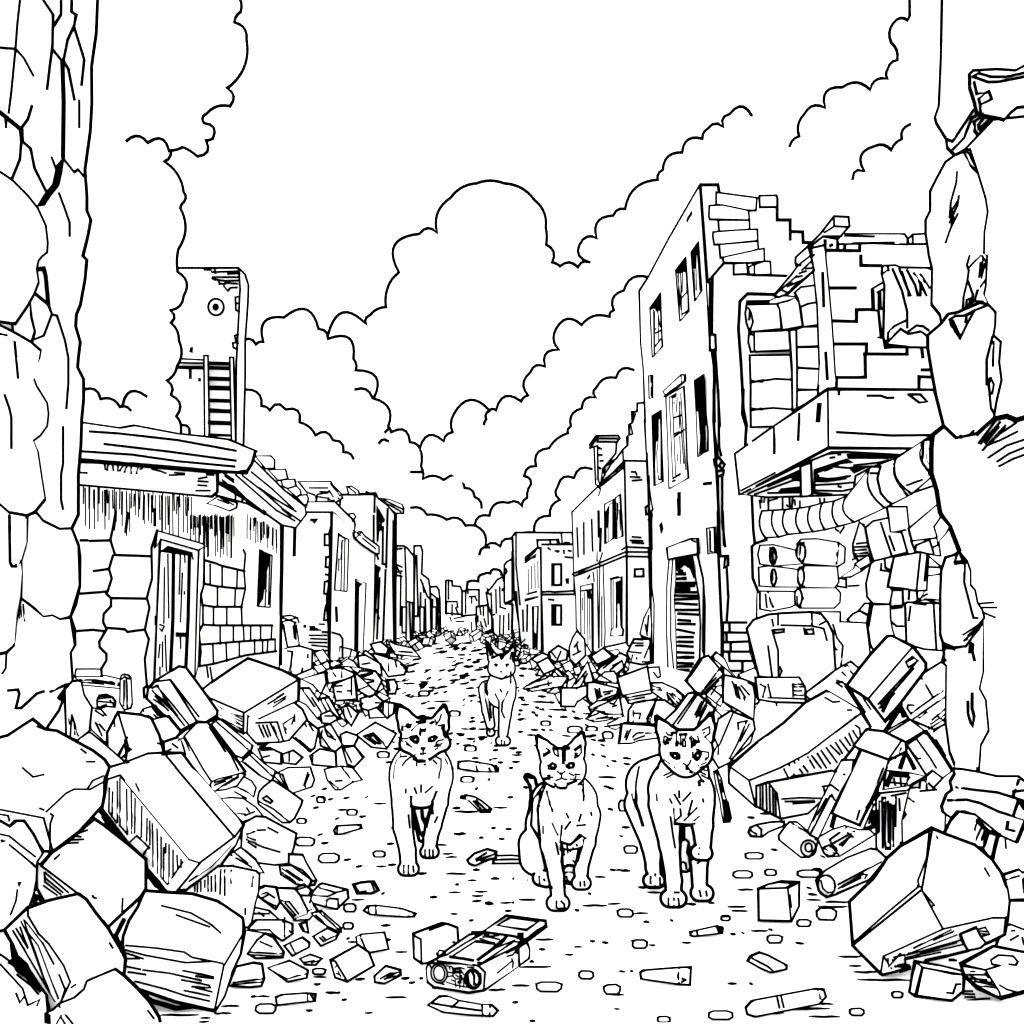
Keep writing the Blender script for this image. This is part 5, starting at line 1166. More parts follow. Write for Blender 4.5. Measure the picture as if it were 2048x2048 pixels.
R("R3", 2.5, "1330,490 1385,380 1430,328 1560,352 1740,500 1722,560 1700,690 1640,620 1560,585", None, "1575,390 1560,470;1610,450 1555,570;1640,460 1590,595;1380,400 1440,335;1790,540 1795,605;1730,520 1700,660;1660,480 1620,600", "curved segment wedged above the huge faceted boulder", group=G5, wo=5, heavy="1580,400 1660,480 1740,505;1650,500 1620,600;1725,530 1690,670")
R("R3", 2.75, "820,610 818,230 850,190 1060,168 1045,225 1005,400 1010,580 890,672", None, "840,250 840,480;835,320 830,490;860,220 865,600;885,220 880,580;905,250 910,560;925,270 920,610 890,612 885,560;945,280 945,590;965,220 962,440;990,230 995,320;930,210 1040,190;1000,560 1005,590;1030,330 1040,350 1020,380;870,220 870,300;900,600 920,600", "upright block with a vertically streaked face at the bottom right", group=G5, wo=4.6, ws=3)
R("R3", 2.95, "1060,168 1090,130 1180,70 1240,20 1320,80 1400,20 1410,90 1390,160 1340,200 1330,490 1240,455 1010,580 1005,400 1045,225", None, "1065,230 1100,255;1190,70 1215,120 1260,160;1240,20 1190,70;1260,140 1320,75;1080,150 1145,150 1150,80;1090,100 1180,90;1190,100 1200,170;1150,175 1270,165", "pale blunt stone behind the streaked upright block", group=G5, wo=4.4, ws=3)
R("R3", 2.9, "890,20 1075,40 1180,60 1090,110 1060,130 900,155 870,160", None, "940,60 1070,70;950,80 960,130;1000,80 1005,140;1060,80 1030,130;930,110 1050,120", "dark gap chip between the streaked block and the capped post", group=G5, wo=4, heavy="900,130 930,50;930,40 1050,45")
R("R3", 2.78, "365,850 430,780 600,680 780,610 832,620 890,682 760,840 510,950 440,972 385,925", None, "506,888 499,922 481,949 455,964 425,964 399,949 381,922 374,888 381,854 399,827 425,812 455,812 481,827 499,854 506,888;400,850 415,910 450,940 480,935;530,880 850,710;530,910 720,800;520,940 770,835;700,795 745,805 730,830;560,900 700,830", "round log lying in front of the huge faceted boulder", "log", "log", "logs and pipes at the bottom right", mat='wood', wo=5, ws=3, bump=.15)
R("R3", 2.97, "140,430 165,408 215,410 300,480 375,530 365,590 310,670 250,672 85,540 82,510", None, "364,606 358,633 342,654 319,666 293,666 270,654 254,633 248,606 254,579 270,558 293,546 319,546 342,558 358,579 364,606;331,600 329,614 322,625 312,631 300,631 290,625 283,614 281,600 283,586 290,575 300,569 312,569 322,575 329,586 331,600;180,420 300,490 360,540", "short fat cylinder with a round end below the long beam", "log", "log", "logs and pipes at the bottom right", mat='wood', wo=4.4, bump=.15)
R("R3", 2.87, "375,530 480,470 580,438 690,470 770,470 802,500 540,662 450,668 415,625 405,600", None, "518,622 513,638 498,652 478,659 454,659 434,652 419,638 414,622 419,606 434,592 454,585 478,585 498,592 513,606 518,622;430,610 500,640;590,450 465,540 480,575 650,480;470,580 420,600;500,600 530,650;540,580 620,520;560,590 600,540;600,490 640,520;420,610 480,590 520,640", "half round pipe beside the short fat cylinder", "log", "pipe", "logs and pipes at the bottom right", mat='wood', wo=4.2, ws=3, bump=.15)
R("R3", 2.82, "300,485 415,225 470,120 560,-60 640,-60 630,20 540,180 470,330 375,530 320,505", None, "320,500 470,210;345,400 440,230;480,200 500,240;410,140 480,130 530,170;420,150 430,200 480,215;520,30 580,50", "thin plank leaning against the capped post", "plank", "plank", None, mat='wood', wo=4.6, ws=3)
R("R2", 2.98, "650,1765 745,1640 870,1655 1035,1735 1040,1805 910,1870 R3: 850,60 830,130 690,432 480,340 R2: 640,1932 700,1795", "0-5,11|11,5-10",
  "R3: 480,345 600,400 690,435;R3: 690,320 670,390;R3: 870,0 830,100 830,180 700,410;R3: 900,-10 830,160 740,300;R2: 650,1770 910,1865;R2: 1000,1735 920,1850;R2: 1005,1780 960,1860;R3: 800,270 720,460;R3: 790,330 760,420", "tall slanting post with a square cap at the lower right", "stone_post", "stone post", G5, wo=5, heavy="R3: 800,330 790,440 720,470;R3: 500,360 480,440")
R("R2", 3.5, "-292,1920 -72,1730 0,1680 120,1590 280,1440 440,1350 560,1420 710,1512 770,1615 650,1770 500,1960 70,2010 -60,2080 -92,2222 -292,2042 -142,2027 90,1932 300,1820 510,1660", "0-7,18,17,16,15|15-18,7-13|0,15,13,14",
  "300,1850 350,1932;330,1840 400,1932;370,1820 440,1932;400,1800 470,1900;440,1780 520,1890;470,1760 540,1830;510,1740 560,1820;540,1720 600,1800;580,1700 620,1760;610,1670 640,1740;640,1650 670,1700;200,1890 260,1970;160,1910 200,1990;120,1940 150,2000;230,1870 300,1960;660,1610 690,1630 700,1700;430,1400 490,1435 540,1430;600,1495 630,1495;710,1530 770,1620;665,1540 510,1660", "long heavy beam lying diagonally on the right heap", "beam", "beam", None, wo=5, mat='wood')
R("R3", 3.2, "-87,135 0,108 480,20 545,40 430,220 300,342 95,382 -87,290 70,195", "1-6,8|0,1,8,6,7", "105,235 240,225 410,230;130,255 350,250;190,270 350,260;-60,140 -60,290;-40,130 -40,300;-15,125 -10,310;10,140 15,330;35,165 40,350;55,190 60,360", "squared timber with a streaked end under the long heavy beam", "beam", "beam", None, wo=4.4, mat='wood')
G6 = "rubble heap along the right side of the street"
R("R2", 3.9, "595,1310 690,1180 770,1080 900,937 932,937 1090,1012 1190,1140 1190,1190 1000,1440 882,1582 755,1412 1080,1032", "0-5,11,10|11,5-10", "1130,1120 1080,1180 830,1450;1100,1180 840,1480;960,1330 870,1510;940,1380 860,1500;1040,1130 1090,1090 1130,1122 1060,1172 1040,1130;600,1320 700,1370 760,1420;850,1450 950,1350;860,1480 955,1370;1050,1130 1090,1110;720,1410 775,1490", "tilted oblong box with a round hole at the top of the right heap", group=G5, wo=5.4, heavy="595,1320 640,1390 720,1510;900,1560 1000,1450")
R("R2", 4.05, "1165,1222 1310,1132 1340,1160 1335,1600 1250,1640 1060,1560 1000,1452", None, "1080,1525 1050,1480 1060,1455 1100,1460;1080,1520 1320,1350;1100,1560 1330,1400;1160,1255 1240,1390;1240,1570 1330,1490;1230,1600 1330,1530;1215,1640 1330,1560;1250,1660 1330,1600;1280,1540 1330,1580;1140,1555 1200,1510", "cracked slab between the tilted oblong box and the pillar", group=G5, wo=4.6)
R("R2", 3.75, "885,1655 920,1640 1060,1560 1180,1652 1040,1738 900,1670", None, "920,1662 1070,1570;1040,1735 1175,1650", "thin flagstone under the cracked slab", group=G5, wo=4.4, heavy="890,1650 1000,1480 1020,1540")
R("R2", 3.3, "1040,1740 1190,1655 1290,1790 1390,1960 1310,2010 1262,2062 1200,1990", None, "1060,1780 1130,1860 1150,1860;1125,1720 1220,1850 1270,1932;1050,1760 1170,1670;1240,1700 1340,1880;1270,1720 1340,1840", "long narrow flagstone sloping down beside the pillar", group=G5, wo=5, heavy="1190,1660 1290,1800 1380,1940;1260,1730 1300,1790;1000,1932 1040,1810 1100,1932")
R("R2", 4.4, "280,1372 440,1255 505,1200 560,1165 625,1130 692,1188 600,1312 700,1505 560,1430 440,1352 292,1442", None, "520,1290 560,1280 600,1330;560,1210 620,1270;600,1160 660,1230;580,1165 640,1220;520,1270 590,1300;515,1290 560,1320;280,1380 320,1420", "pale board-like stone leaning under the tilted oblong box", group=G6, wo=4.6)
R("R2", 6, "-95,1250 40,1252 235,1250 278,1320 282,1440 60,1435 -75,1412", None, "190,1300 265,1300;195,1320 270,1320;195,1350 250,1350;195,1380 260,1385;185,1300 190,1390;0,1402 280,1412;0,1430 270,1437;60,1440 65,1460;0,1300 20,1390;-60,1300 -20,1320 -40,1400", "flat fronted block with a streaked end below the padded slab", group=G6, wo=4.4)
for Z, q, fc, st, lab in [
    (4.4, "1145,1580 1240,1490 1330,1370 1390,1362 1530,1480 1510,1530 1390,1650 1290,1652 1210,1612", "0-3,8|3-8", "1450,1420 1390,1550;1480,1420 1410,1540;1470,1460 1400,1600;1440,1440 1400,1500;1460,1400 1500,1440;1250,1600 1400,1380;1430,1430 1380,1530", "tilted slab right behind the right cat's head"),
    (4.0, "1560,1560 1650,1502 1820,1570 1832,1640 1640,1890 1560,1930 1510,1850 1555,1760 1530,1700", None, "1670,1510 1560,1770 1555,1830;1770,1580 1700,1750 1640,1860;1710,1640 1705,1590 1775,1575;1790,1600 1720,1730;1830,1640 1800,1740 1650,1870", "curved slab standing right of the right cat"),
    (7.0, "795,1250 1020,1168 1040,1290 1050,1345 860,1392 828,1378", None, "1030,1175 1110,1170 1120,1240 1100,1250 1070,1210", "pale square stone in the middle of the right heap"),
    (6.7, "850,1385 1050,1345 1125,1370 1090,1400 1000,1430 880,1442", None, "870,1400 1050,1370;880,1420 1000,1400", "thin flag under the pale square stone"),
    (8.0, "598,1090 690,1030 762,1085 650,1162", None, "640,1150 740,1100;700,1040 750,1090", "upturned paving stone high in the right heap"),
    (7.7, "660,1182 745,1120 820,1065 870,1092 845,1170 775,1230 700,1250 640,1210", None, "690,1180 800,1090;750,1185 830,1120 840,1160;760,1160 820,1130;740,1190 760,1180", "tilted stone with a hooked crack in the right heap"),
    (7.2, "370,1330 490,1330 565,1310 565,1380 490,1432 470,1466 370,1465", None, "490,1335 490,1430", "neat square brick at the street edge of the right heap"),
    (7.6, "85,1330 150,1290 250,1240 420,1248 380,1310 300,1325 150,1350", None, "110,1310 260,1255;130,1330 300,1290;90,1340 200,1320;270,1250 275,1310;315,1250 310,1320", "flat board-like stone at the street edge of the right heap"),
    (9.0, "190,1142 270,1100 332,1182 240,1222", None, "", "diamond shaped stone in the upper right heap"),
    (9.5, "150,1112 230,1068 285,1090 200,1142", None, "", "small flat stone behind the diamond shaped stone"),
    (10.2, "280,1062 350,1010 420,1050 412,1112 330,1132 290,1110", None, "340,1120 370,1050;300,1060 330,1100", "roundish stone below the slatted house"),
    (10.0, "435,1022 460,950 490,900 545,960 552,1082 480,1152 440,1112", None, "470,1020 500,980;460,1080 520,1050;490,1000 500,1060", "tall rounded stone below the chimney house door"),
    (5.6, "920,1442 1000,1425 1082,1420 1020,1592 920,1592 875,1590 880,1500", None, "920,1520 970,1520 960,1560;915,1500 915,1590;880,1510 880,1580;940,1440 1000,1430", "block behind the right cat's back"),
    (5.5, "1030,1592 1020,1560 1092,1420 1150,1420 1240,1482 1145,1582 1060,1600", None, "1080,1440 1040,1590;1070,1480 1030,1560", "white slab leaning on the block behind the right cat's back"),
    (4.9, "805,1745 825,1600 1010,1612 1100,1622 1112,1700 960,1720 900,1742", None, "830,1610 815,1730;895,1640 860,1720;870,1650 850,1700;910,1700 940,1670 990,1665;1010,1670 1090,1665;920,1720 1000,1690", "low stone in front of the block behind the right cat"),
    (5.2, "690,1612 780,1640 850,1592 880,1590 875,1600 760,1632", None, "720,1600 800,1560;700,1620 840,1600", "thin sliver of stone at the street edge left of the right cat"),
    (6.0, "580,1472 640,1430 720,1422 810,1390 835,1532 700,1532 620,1560", None, "620,1480 780,1410;740,1445 770,1450 800,1400;690,1520 830,1530;620,1500 700,1510;640,1540 720,1545;590,1490 640,1480;760,1470 790,1460", "cracked stone with a raised corner at the street edge"),
    (6.6, "570,1290 620,1288 800,1332 790,1372 700,1402 600,1462 570,1400", None, "625,1330 640,1400 670,1390 660,1330;690,1360 760,1350;700,1380 740,1370;640,1340 660,1400;590,1440 680,1390", "stone with a square hole in the right heap"),
    (6.3, "1050,1292 1130,1290 1240,1340 1300,1390 1235,1482 1150,1420 1055,1352", None, "1060,1310 1120,1330;1170,1380 1240,1460;1190,1370 1250,1440;1180,1400 1220,1450;1210,1370 1270,1420;1240,1350 1290,1400;1060,1340 1130,1345;1170,1360 1180,1420", "pitted dark stone in the middle of the right heap"),
    (6.5, "1310,1272 1440,1100 1480,1085 1562,1180 1592,1222 1440,1372 1390,1362", None, "1330,1290 1390,1360;1560,1190 1430,1360;1540,1250 1440,1350;1560,1270 1470,1370;1540,1320 1500,1380;1320,1280 1430,1120", "large leaning stone at the foot of the slatted double door"),
    (7.2, "1510,1092 1540,1060 1600,1110 1640,1200 1700,1262 1640,1200", None, "1510,1090 1640,1200", "thin board leaning below the brick stub"),
    (5.6, "1590,1262 1605,1232 1740,1262 1815,1290 1832,1392 1822,1562 1700,1490 1595,1432", None, "1600,1260 1590,1430;1670,1300 1700,1400;1690,1300 1720,1410;1710,1320 1760,1400;1680,1320 1690,1380;1730,1310 1790,1380;1660,1280 1680,1310;1750,1400 1755,1420;1780,1290 1830,1310 1840,1380", "streaked square block beside the tilted slab"),
    (7.4, "870,1062 920,960 1040,960 1045,1140 980,1150 880,1130", None, "920,960 985,965;915,990 990,990;930,1010 990,1010;890,1055 975,1065;880,1090 900,1120 910,1080;1000,1100 1040,1000;985,1130 1040,1130;940,1100 940,1110", "striped heap stone against the chimney house wall"),
    (8.6, "970,920 1000,800 1040,712 1050,850 1045,965 985,945", None, "1005,850 1020,930;1030,780 1020,900;980,930 1040,955", "pointed shard against the chimney house wall"),
    (8.0, "450,1330 520,1215 570,1130 620,1270 560,1320", None, "480,1300 560,1200;520,1310 570,1220;540,1220 550,1300;580,1150 610,1270", "wedge of stone above the neat square brick"),
    (7.4, "620,1275 700,1210 770,1205 800,1250 790,1290 700,1280", None, "640,1270 760,1290;680,1240 750,1280", "sloping stone left of the pale square stone"),
    (8.8, "330,1182 420,1240 410,1330 350,1300 300,1230", None, "320,1200 400,1290;350,1190 390,1240", "small slab under the diamond shaped stone"),
    (5.9, "560,1560 620,1500 700,1535 830,1530 840,1540 700,1570 620,1580", None, "580,1550 650,1520;600,1570 720,1545;640,1560 760,1550", "flat broken tile in front of the cracked stone with a raised corner")]:
    R("N2", Z, q, fc, st, lab, group=G6, wo=4.5, ws=2.7)
# ------------------------------------------------------------------ boxy camera on the ground
gz = 2.09
gp = thing("twin_lens_camera", "boxy white twin-lens camera with its lid flipped open, lying on the street", "camera", tuple(P3(970, 1980, gz) * 1.0))
gp.location.z = 0
gb = Ob("body", 'metal', parent=gp)
gb.solid("215,750 250,685 360,620 470,520 760,320 930,280 1340,340 1500,400 1535,500 1530,620 1390,720 950,1035 760,1062 310,992 228,930 970,800 880,715 745,695", "G", gz, "1-7,16,17|16,7-11,15|0,1,17,16,15,11-14", bump=.12, wo=4.4, wi=3.2)
gb.strokes("350,655 740,705 830,705;380,520 440,530 460,580 400,600 345,570 380,520;470,580 930,290;520,600 820,650;560,585 840,405 1090,430;500,560 720,420 940,310;860,640 1060,490 1240,340;880,650 1100,490 1350,390;870,680 930,680 1200,500 1350,400;790,280 930,280;760,310 830,310 850,330;870,330 960,300 1010,320 1000,350;1020,350 1150,380;940,350 1140,330;1240,560 1400,480;1250,600 1320,580 1400,500;1400,480 1400,720;1310,630 1330,680 1320,740;1130,810 1310,660;1360,410 1500,420;1370,480 1420,400;1300,420 1380,560;900,370 1100,440;250,700 280,760 270,830 290,890 330,930 440,960", "G", 2.5)
gb.strokes("520,605 700,630 810,650;850,405 1080,432;1240,340 1200,400 1090,480;960,310 1000,340;350,560 360,590", "G", 4)
gb.strokes("470,720 540,730 560,790 640,740 700,760;550,740 555,860 590,890 690,880;640,760 645,880;560,820 640,800;480,800 540,810;480,860 545,850;470,930 560,960 690,990 760,1000;580,910 590,990;640,900 640,1000;690,900 690,990;530,900 580,920;510,730 510,760;590,840 620,860;660,780 690,830;740,740 820,740", "G", 2)
gb.strokes("560,760 640,750;580,800 650,800;625,930 650,930;650,850 655,890", "G", 4)
gb.done()
for cx, cy, rx, ry, ri in [(375, 815, 105, 125, .66), (810, 890, 105, 125, .74)]:
    ln_ = Ob("lens", 'metal', parent=gp)
    ln_.panel(gb, ell("G", cx, cy, rx, ry, -8), "G", .008, .02, wo=3.2)
    e2 = ell("G", cx, cy, rx * ri, ry * ri + 12, -8)
    ln_.tube(ln_.lay(e2 + [e2[0]], .002), 3)
    if cx > 600:
        ln_.strokes("800,800 825,850 825,950 850,960;880,820 905,830 905,950;740,840 760,950 800,990", "G", 3.4)
    ln_.done()
ld = Ob("lid", 'metal', parent=gp)
ld.solid("930,282 1240,72 1300,80 1645,128 1745,140 1755,215 1530,385 1440,370 1340,340", "G", 2.16, None, .05, bump=.02, wo=5)
ld.strokes("1500,370 1640,260 1750,200;1390,310 1450,310 1450,350 1390,330;1300,330 1350,340", "G", 3.4)
ld.done()
sn = Ob("screen", 'metal', parent=ld.o)
sn.panel(ld, "1125,195 1300,95 1650,150 1500,255", "G", .004, .006, wo=5)
sn.done()
cl = Ob("clip", 'metal', parent=gp)
cl.panel(gb, "1400,480 1500,410 1535,500 1530,620 1410,710", "G", .006, .01, wo=4.6)
cl.done()

# ------------------------------------------------------------------ cats: one continuous skin each
def surface(sd, lo, hi, h):
    nx, ny, nz = [int((hi[i] - lo[i]) / h) + 2 for i in range(3)]
    gx = lo[0] + h * np.arange(nx); gy = lo[1] + h * np.arange(ny); gzz = lo[2] + h * np.arange(nz)
    X, Y, Zz = np.meshgrid(gx, gy, gzz, indexing='ij')
    V = sd(np.stack([X, Y, Zz], -1).reshape(-1, 3)).reshape(nx, ny, nz)
    ins = V < 0
    c = ins[:-1, :-1, :-1].astype(int)
    for d in [(1, 0, 0), (0, 1, 0), (0, 0, 1), (1, 1, 0), (1, 0, 1), (0, 1, 1), (1, 1, 1)]:
        c = c + ins[d[0]:nx - 1 + d[0], d[1]:ny - 1 + d[1], d[2]:nz - 1 + d[2]]
    act = (c > 0) & (c < 8)
    idx = -np.ones(act.shape, int)
    cells = np.argwhere(act)
    idx[act] = np.arange(len(cells))
    acc = np.zeros((len(cells), 3)); num = np.zeros(len(cells))
    corners = [(i, j, k) for i in (0, 1) for j in (0, 1) for k in (0, 1)]
    for a in corners:
        for ax in range(3):
            if a[ax] == 0:
                b = list(a); b[ax] = 1
                va = V[cells[:, 0] + a[0], cells[:, 1] + a[1], cells[:, 2] + a[2]]
                vb = V[cells[:, 0] + b[0], cells[:, 1] + b[1], cells[:, 2] + b[2]]
                m = (va < 0) != (vb < 0)
                t = np.where(m, va / np.where(m, va - vb, 1), 0)
                p = np.array(a, float)[None].repeat(len(cells), 0)
                p[:, ax] += t
                acc += np.where(m[:, None], p, 0); num += m
    P = (cells + acc / num[:, None]) * h + np.array(lo)
    faces = []
    for ax in range(3):
        o1, o2 = [(1, 2), (2, 0), (0, 1)][ax]
        sl0 = [slice(None)] * 3; sl1 = [slice(None)] * 3
        sl0[ax] = slice(0, -1); sl1[ax] = slice(1, None)
        d = ins[tuple(sl0)] != ins[tuple(sl1)]
        for e in np.argwhere(d):
            if e[o1] < 1 or e[o2] < 1:
                continue
            q = []
            for s1, s2 in [(0, 0), (-1, 0), (-1, -1), (0, -1)]:
                cc = e.copy(); cc[o1] += s1; cc[o2] += s2
                if any(cc[i] >= idx.shape[i] for i in range(3)):
                    q = None
                    break
                q.append(int(idx[tuple(cc)]))
            if q and min(q) >= 0:
                faces.append(q if ins[tuple(e)] else q[::-1])
    def grad(p):
        e = h * .5
        return np.stack([sd(p + np.array(v) * e) - sd(p - np.array(v) * e) for v in np.eye(3)], -1)
    for _ in range(2):
        n = grad(P); n /= np.linalg.norm(n, axis=1)[:, None] + 1e-9
        P -= n * sd(P)[:, None].clip(-h, h)
    n = grad(P); n /= np.linalg.norm(n, axis=1)[:, None] + 1e-9
    return P, faces, n

def cat(label, Z, prims, k, step, feats, fills, eye_glints, w=8.6, minlen=14, name="cat"):
    s = Z / F
    cones = []
    for ln in prims.strip().split('\n'):
        tk = ln.split()
        kk = k
        if tk[0].startswith('k'):
            kk = float(tk[0][1:]); tk = tk[1:]
        nodes = []
        for t in tk:
            x, y, d, r = [float(v) for v in t.split(',')]
            zz = Z + d * s
            nodes.append((np.array(P3(x, y, zz)), r * zz / F))
        if len(nodes) == 1:
            nodes.append((nodes[0][0] + np.array([1e-4, 0, 0]), nodes[0][1]))
        for a, b in zip(nodes, nodes[1:]):
            cones.append((a[0], b[0], a[1], b[1], kk * s))
    def sd(p):
        res = None
        for a, b, ra, rb, kk in cones:
            ba = b - a
            t = np.clip(((p - a) @ ba) / (ba @ ba), 0, 1)
            d = np.linalg.norm(p - a - t[:, None] * ba, axis=1) - (ra + (rb - ra) * t)
            if res is None:
                res = d
            else:
                hh = np.clip(.5 + .5 * (res - d) / kk, 0, 1)
                res = res * (1 - hh) + d * hh - kk * hh * (1 - hh)
        return np.maximum(res, -(p[:, 2] - 0.0005))
    lo = np.min([np.minimum(c[0] - c[2], c[1] - c[3]) for c in cones], 0) - 4 * s * step
    hi = np.max([np.maximum(c[0] + c[2], c[1] + c[3]) for c in cones], 0) + 4 * s * step
    P, fs, n = surface(sd, lo, hi, step * s)
    b = Ob(name, 'fur', label, "cat", "cats on the ruined street")
    b.add([Vector(v) for v in P], fs, 0)
    b.Z = Z
    # outline of the coat: where the skin turns away
    g_ = np.einsum('ij,ij->i', n, P - np.array(CAM))
    segs = {}
    pos = {}
    for f in fs:
        for tri in ((f[0], f[1], f[2]), (f[0], f[2], f[3])):
            ks = []
            for u, v in ((tri[0], tri[1]), (tri[1], tri[2]), (tri[2], tri[0])):
                if (g_[u] < 0) != (g_[v] < 0):
                    key = (min(u, v), max(u, v))
                    t = g_[key[0]] / (g_[key[0]] - g_[key[1]])
                    pos[key] = Vector(P[key[0]] * (1 - t) + P[key[1]] * t)
                    ks.append(key)
            if len(ks) == 2:
                segs.setdefault(ks[0], []).append(ks[1])
                segs.setdefault(ks[1], []).append(ks[0])
    seen = set()
    for st in sorted(segs, key=lambda q: len(segs[q])):
        if st in seen:
            continue
        ch, cur = [st], st
        seen.add(st)
        while True:
            nx = [q for q in segs[cur] if q not in seen]
            if not nx:
                break
            cur = nx[0]
            seen.add(cur)
            ch.append(cur)
        if len(ch) < 4:
            continue
        pts = [pos[q] for q in ch]
        L = sum((q - p).length for p, q in zip(pts, pts[1:])) / s
        if L < minlen:
            continue
        for _ in range(2):
            pts = [pts[0]] + [(a + 2 * m + c) / 4 for a, m, c in zip(pts, pts[1:], pts[2:])] + [pts[-1]]
        closed = st in segs[ch[-1]] and len(ch) > 6
        b.tube(pts[::2] if len(pts) > 8 else pts, w, closed)
    for tile, ww, txt in feats:
        b.strokes(txt, tile, ww)
    for tile, txt in fills:
        for i_, q in enumerate(rds(txt, tile)):
            k_ = 1.22 if fills[0][1] is txt and i_ < 2 and tile[0] == 'K' else 1.0      # eyes a little larger than the drawn rim
            mx, my = sum(p[0] for p in q) / len(q), sum(p[1] for p in q) / len(q)
            b.fill3([[(mx + (p[0] - mx) * k_, my + (p[1] - my) * k_) for p in q]])
    for tile, cx, cy, r_ in eye_glints:  # eye highlights painted on as small white patches
        hl_ = [h + (CAM - h) * .0065 for h in b.lay([p for p in ell(tile, cx, cy, r_, r_ * .9, 0, 8)])]
        b.add(hl_, [list(range(len(hl_)))], 0)
    b.done()
    return b

cat("left cat with dark striped ears, walking towards the viewer", 3.02, """839,1474,-62,34 857,1474,-62,34
848,1492,-66,25
847,1496,-82,18
814,1489,-60,12 886,1487,-60,12
k4 818,1450,-58,20 808,1432,-58,12 797,1411,-56,1.5
k4 878,1450,-58,19 884,1434,-58,11 889,1411,-56,1.5
846,1520,-20,44 842,1545,0,56
842,1545,0,59 844,1552,6,57 845,1545,170,48
k3 808,1560,0,27 804,1607,0,18 806,1655,0,17 815,1700,-4,14 817,1730,-8,14
k5 809,1738,-16,11 825,1738,-16,11
k3 876,1560,0,25 880,1605,2,14 867,1650,8,14 861,1676,14,12 859,1698,8,12
k5 852,1704,2,10 866,1704,2,10
k4 829,1570,150,20 837,1640,160,7 844,1676,160,6
k4 857,1570,150,20 853,1640,160,7 850,1674,160,6""", 9, 3.0,
    [("K1", 2.5, "560,560 480,640;640,740 840,560;850,680 830,820;980,690 960,760;860,860 855,720;1230,600 1320,480 1360,350;1240,560 1210,480;1290,620 1400,600;380,940 550,930;400,980 440,1000;500,1000 560,1060 640,1140;520,1070 620,1120;1240,1030 1300,980 1400,960;1230,1075 1370,1060;1190,1120 1330,1110;1210,1200 1270,1160;730,1320 920,1310;850,1290 985,1290;920,1220 920,1290;390,1290 360,1400;420,1580 500,1470 620,1380;380,1370 520,1360;760,1480 760,1590;945,1570 985,1560;1230,1370 1350,1430 1350,1640 1310,1780 1300,1890;1440,1410 1510,1540;1170,1460 1250,1540;1400,620 1440,600;300,1430 250,1530 220,1740 200,1900"),
     ("K1", 4.2, "1100,570 1150,540;960,545 860,560;760,540 980,520;1400,640 1450,900;420,640 420,720;700,1430 800,1470 900,1460;820,1490 960,1480"),
     ("M3", 4.4, "1170,215 1172,270 1200,300 1290,295 1330,250 1360,180;1190,310 1210,390 1235,490 1260,515;1250,300 1262,380 1285,440;1330,265 1310,360 1290,440"),
     ("M3", 3.1, "1195,150 1210,190;1245,130 1245,180;1280,185 1330,140;1130,160 1130,185;1170,215 1170,270 1200,300 1290,295 1330,250 1360,180;1150,355 1160,450;1335,320 1335,345;1350,410 1370,370;1115,735 1115,790;1150,735 1150,795;1185,740 1190,785;1275,620 1275,660;1308,618 1310,665;1335,620 1335,660;1260,480 1262,500")],
    [("K1", "585,900 640,870 760,850 820,920 820,990 770,1060 700,1040 620,970;1045,920 1100,880 1200,850 1280,900 1200,990 1140,1015 1045,1010;850,1130 990,1125 985,1190 940,1230 900,1230 850,1190;500,560 670,570 610,690 510,690"), ("K1", "840,690 980,685 960,760 880,790 850,800 825,790"), ("K1", "1370,610 1460,610 1455,880 1400,880 1390,740 1340,690")],
    [("K1", 735, 955, 13), ("K1", 1140, 940, 13)])
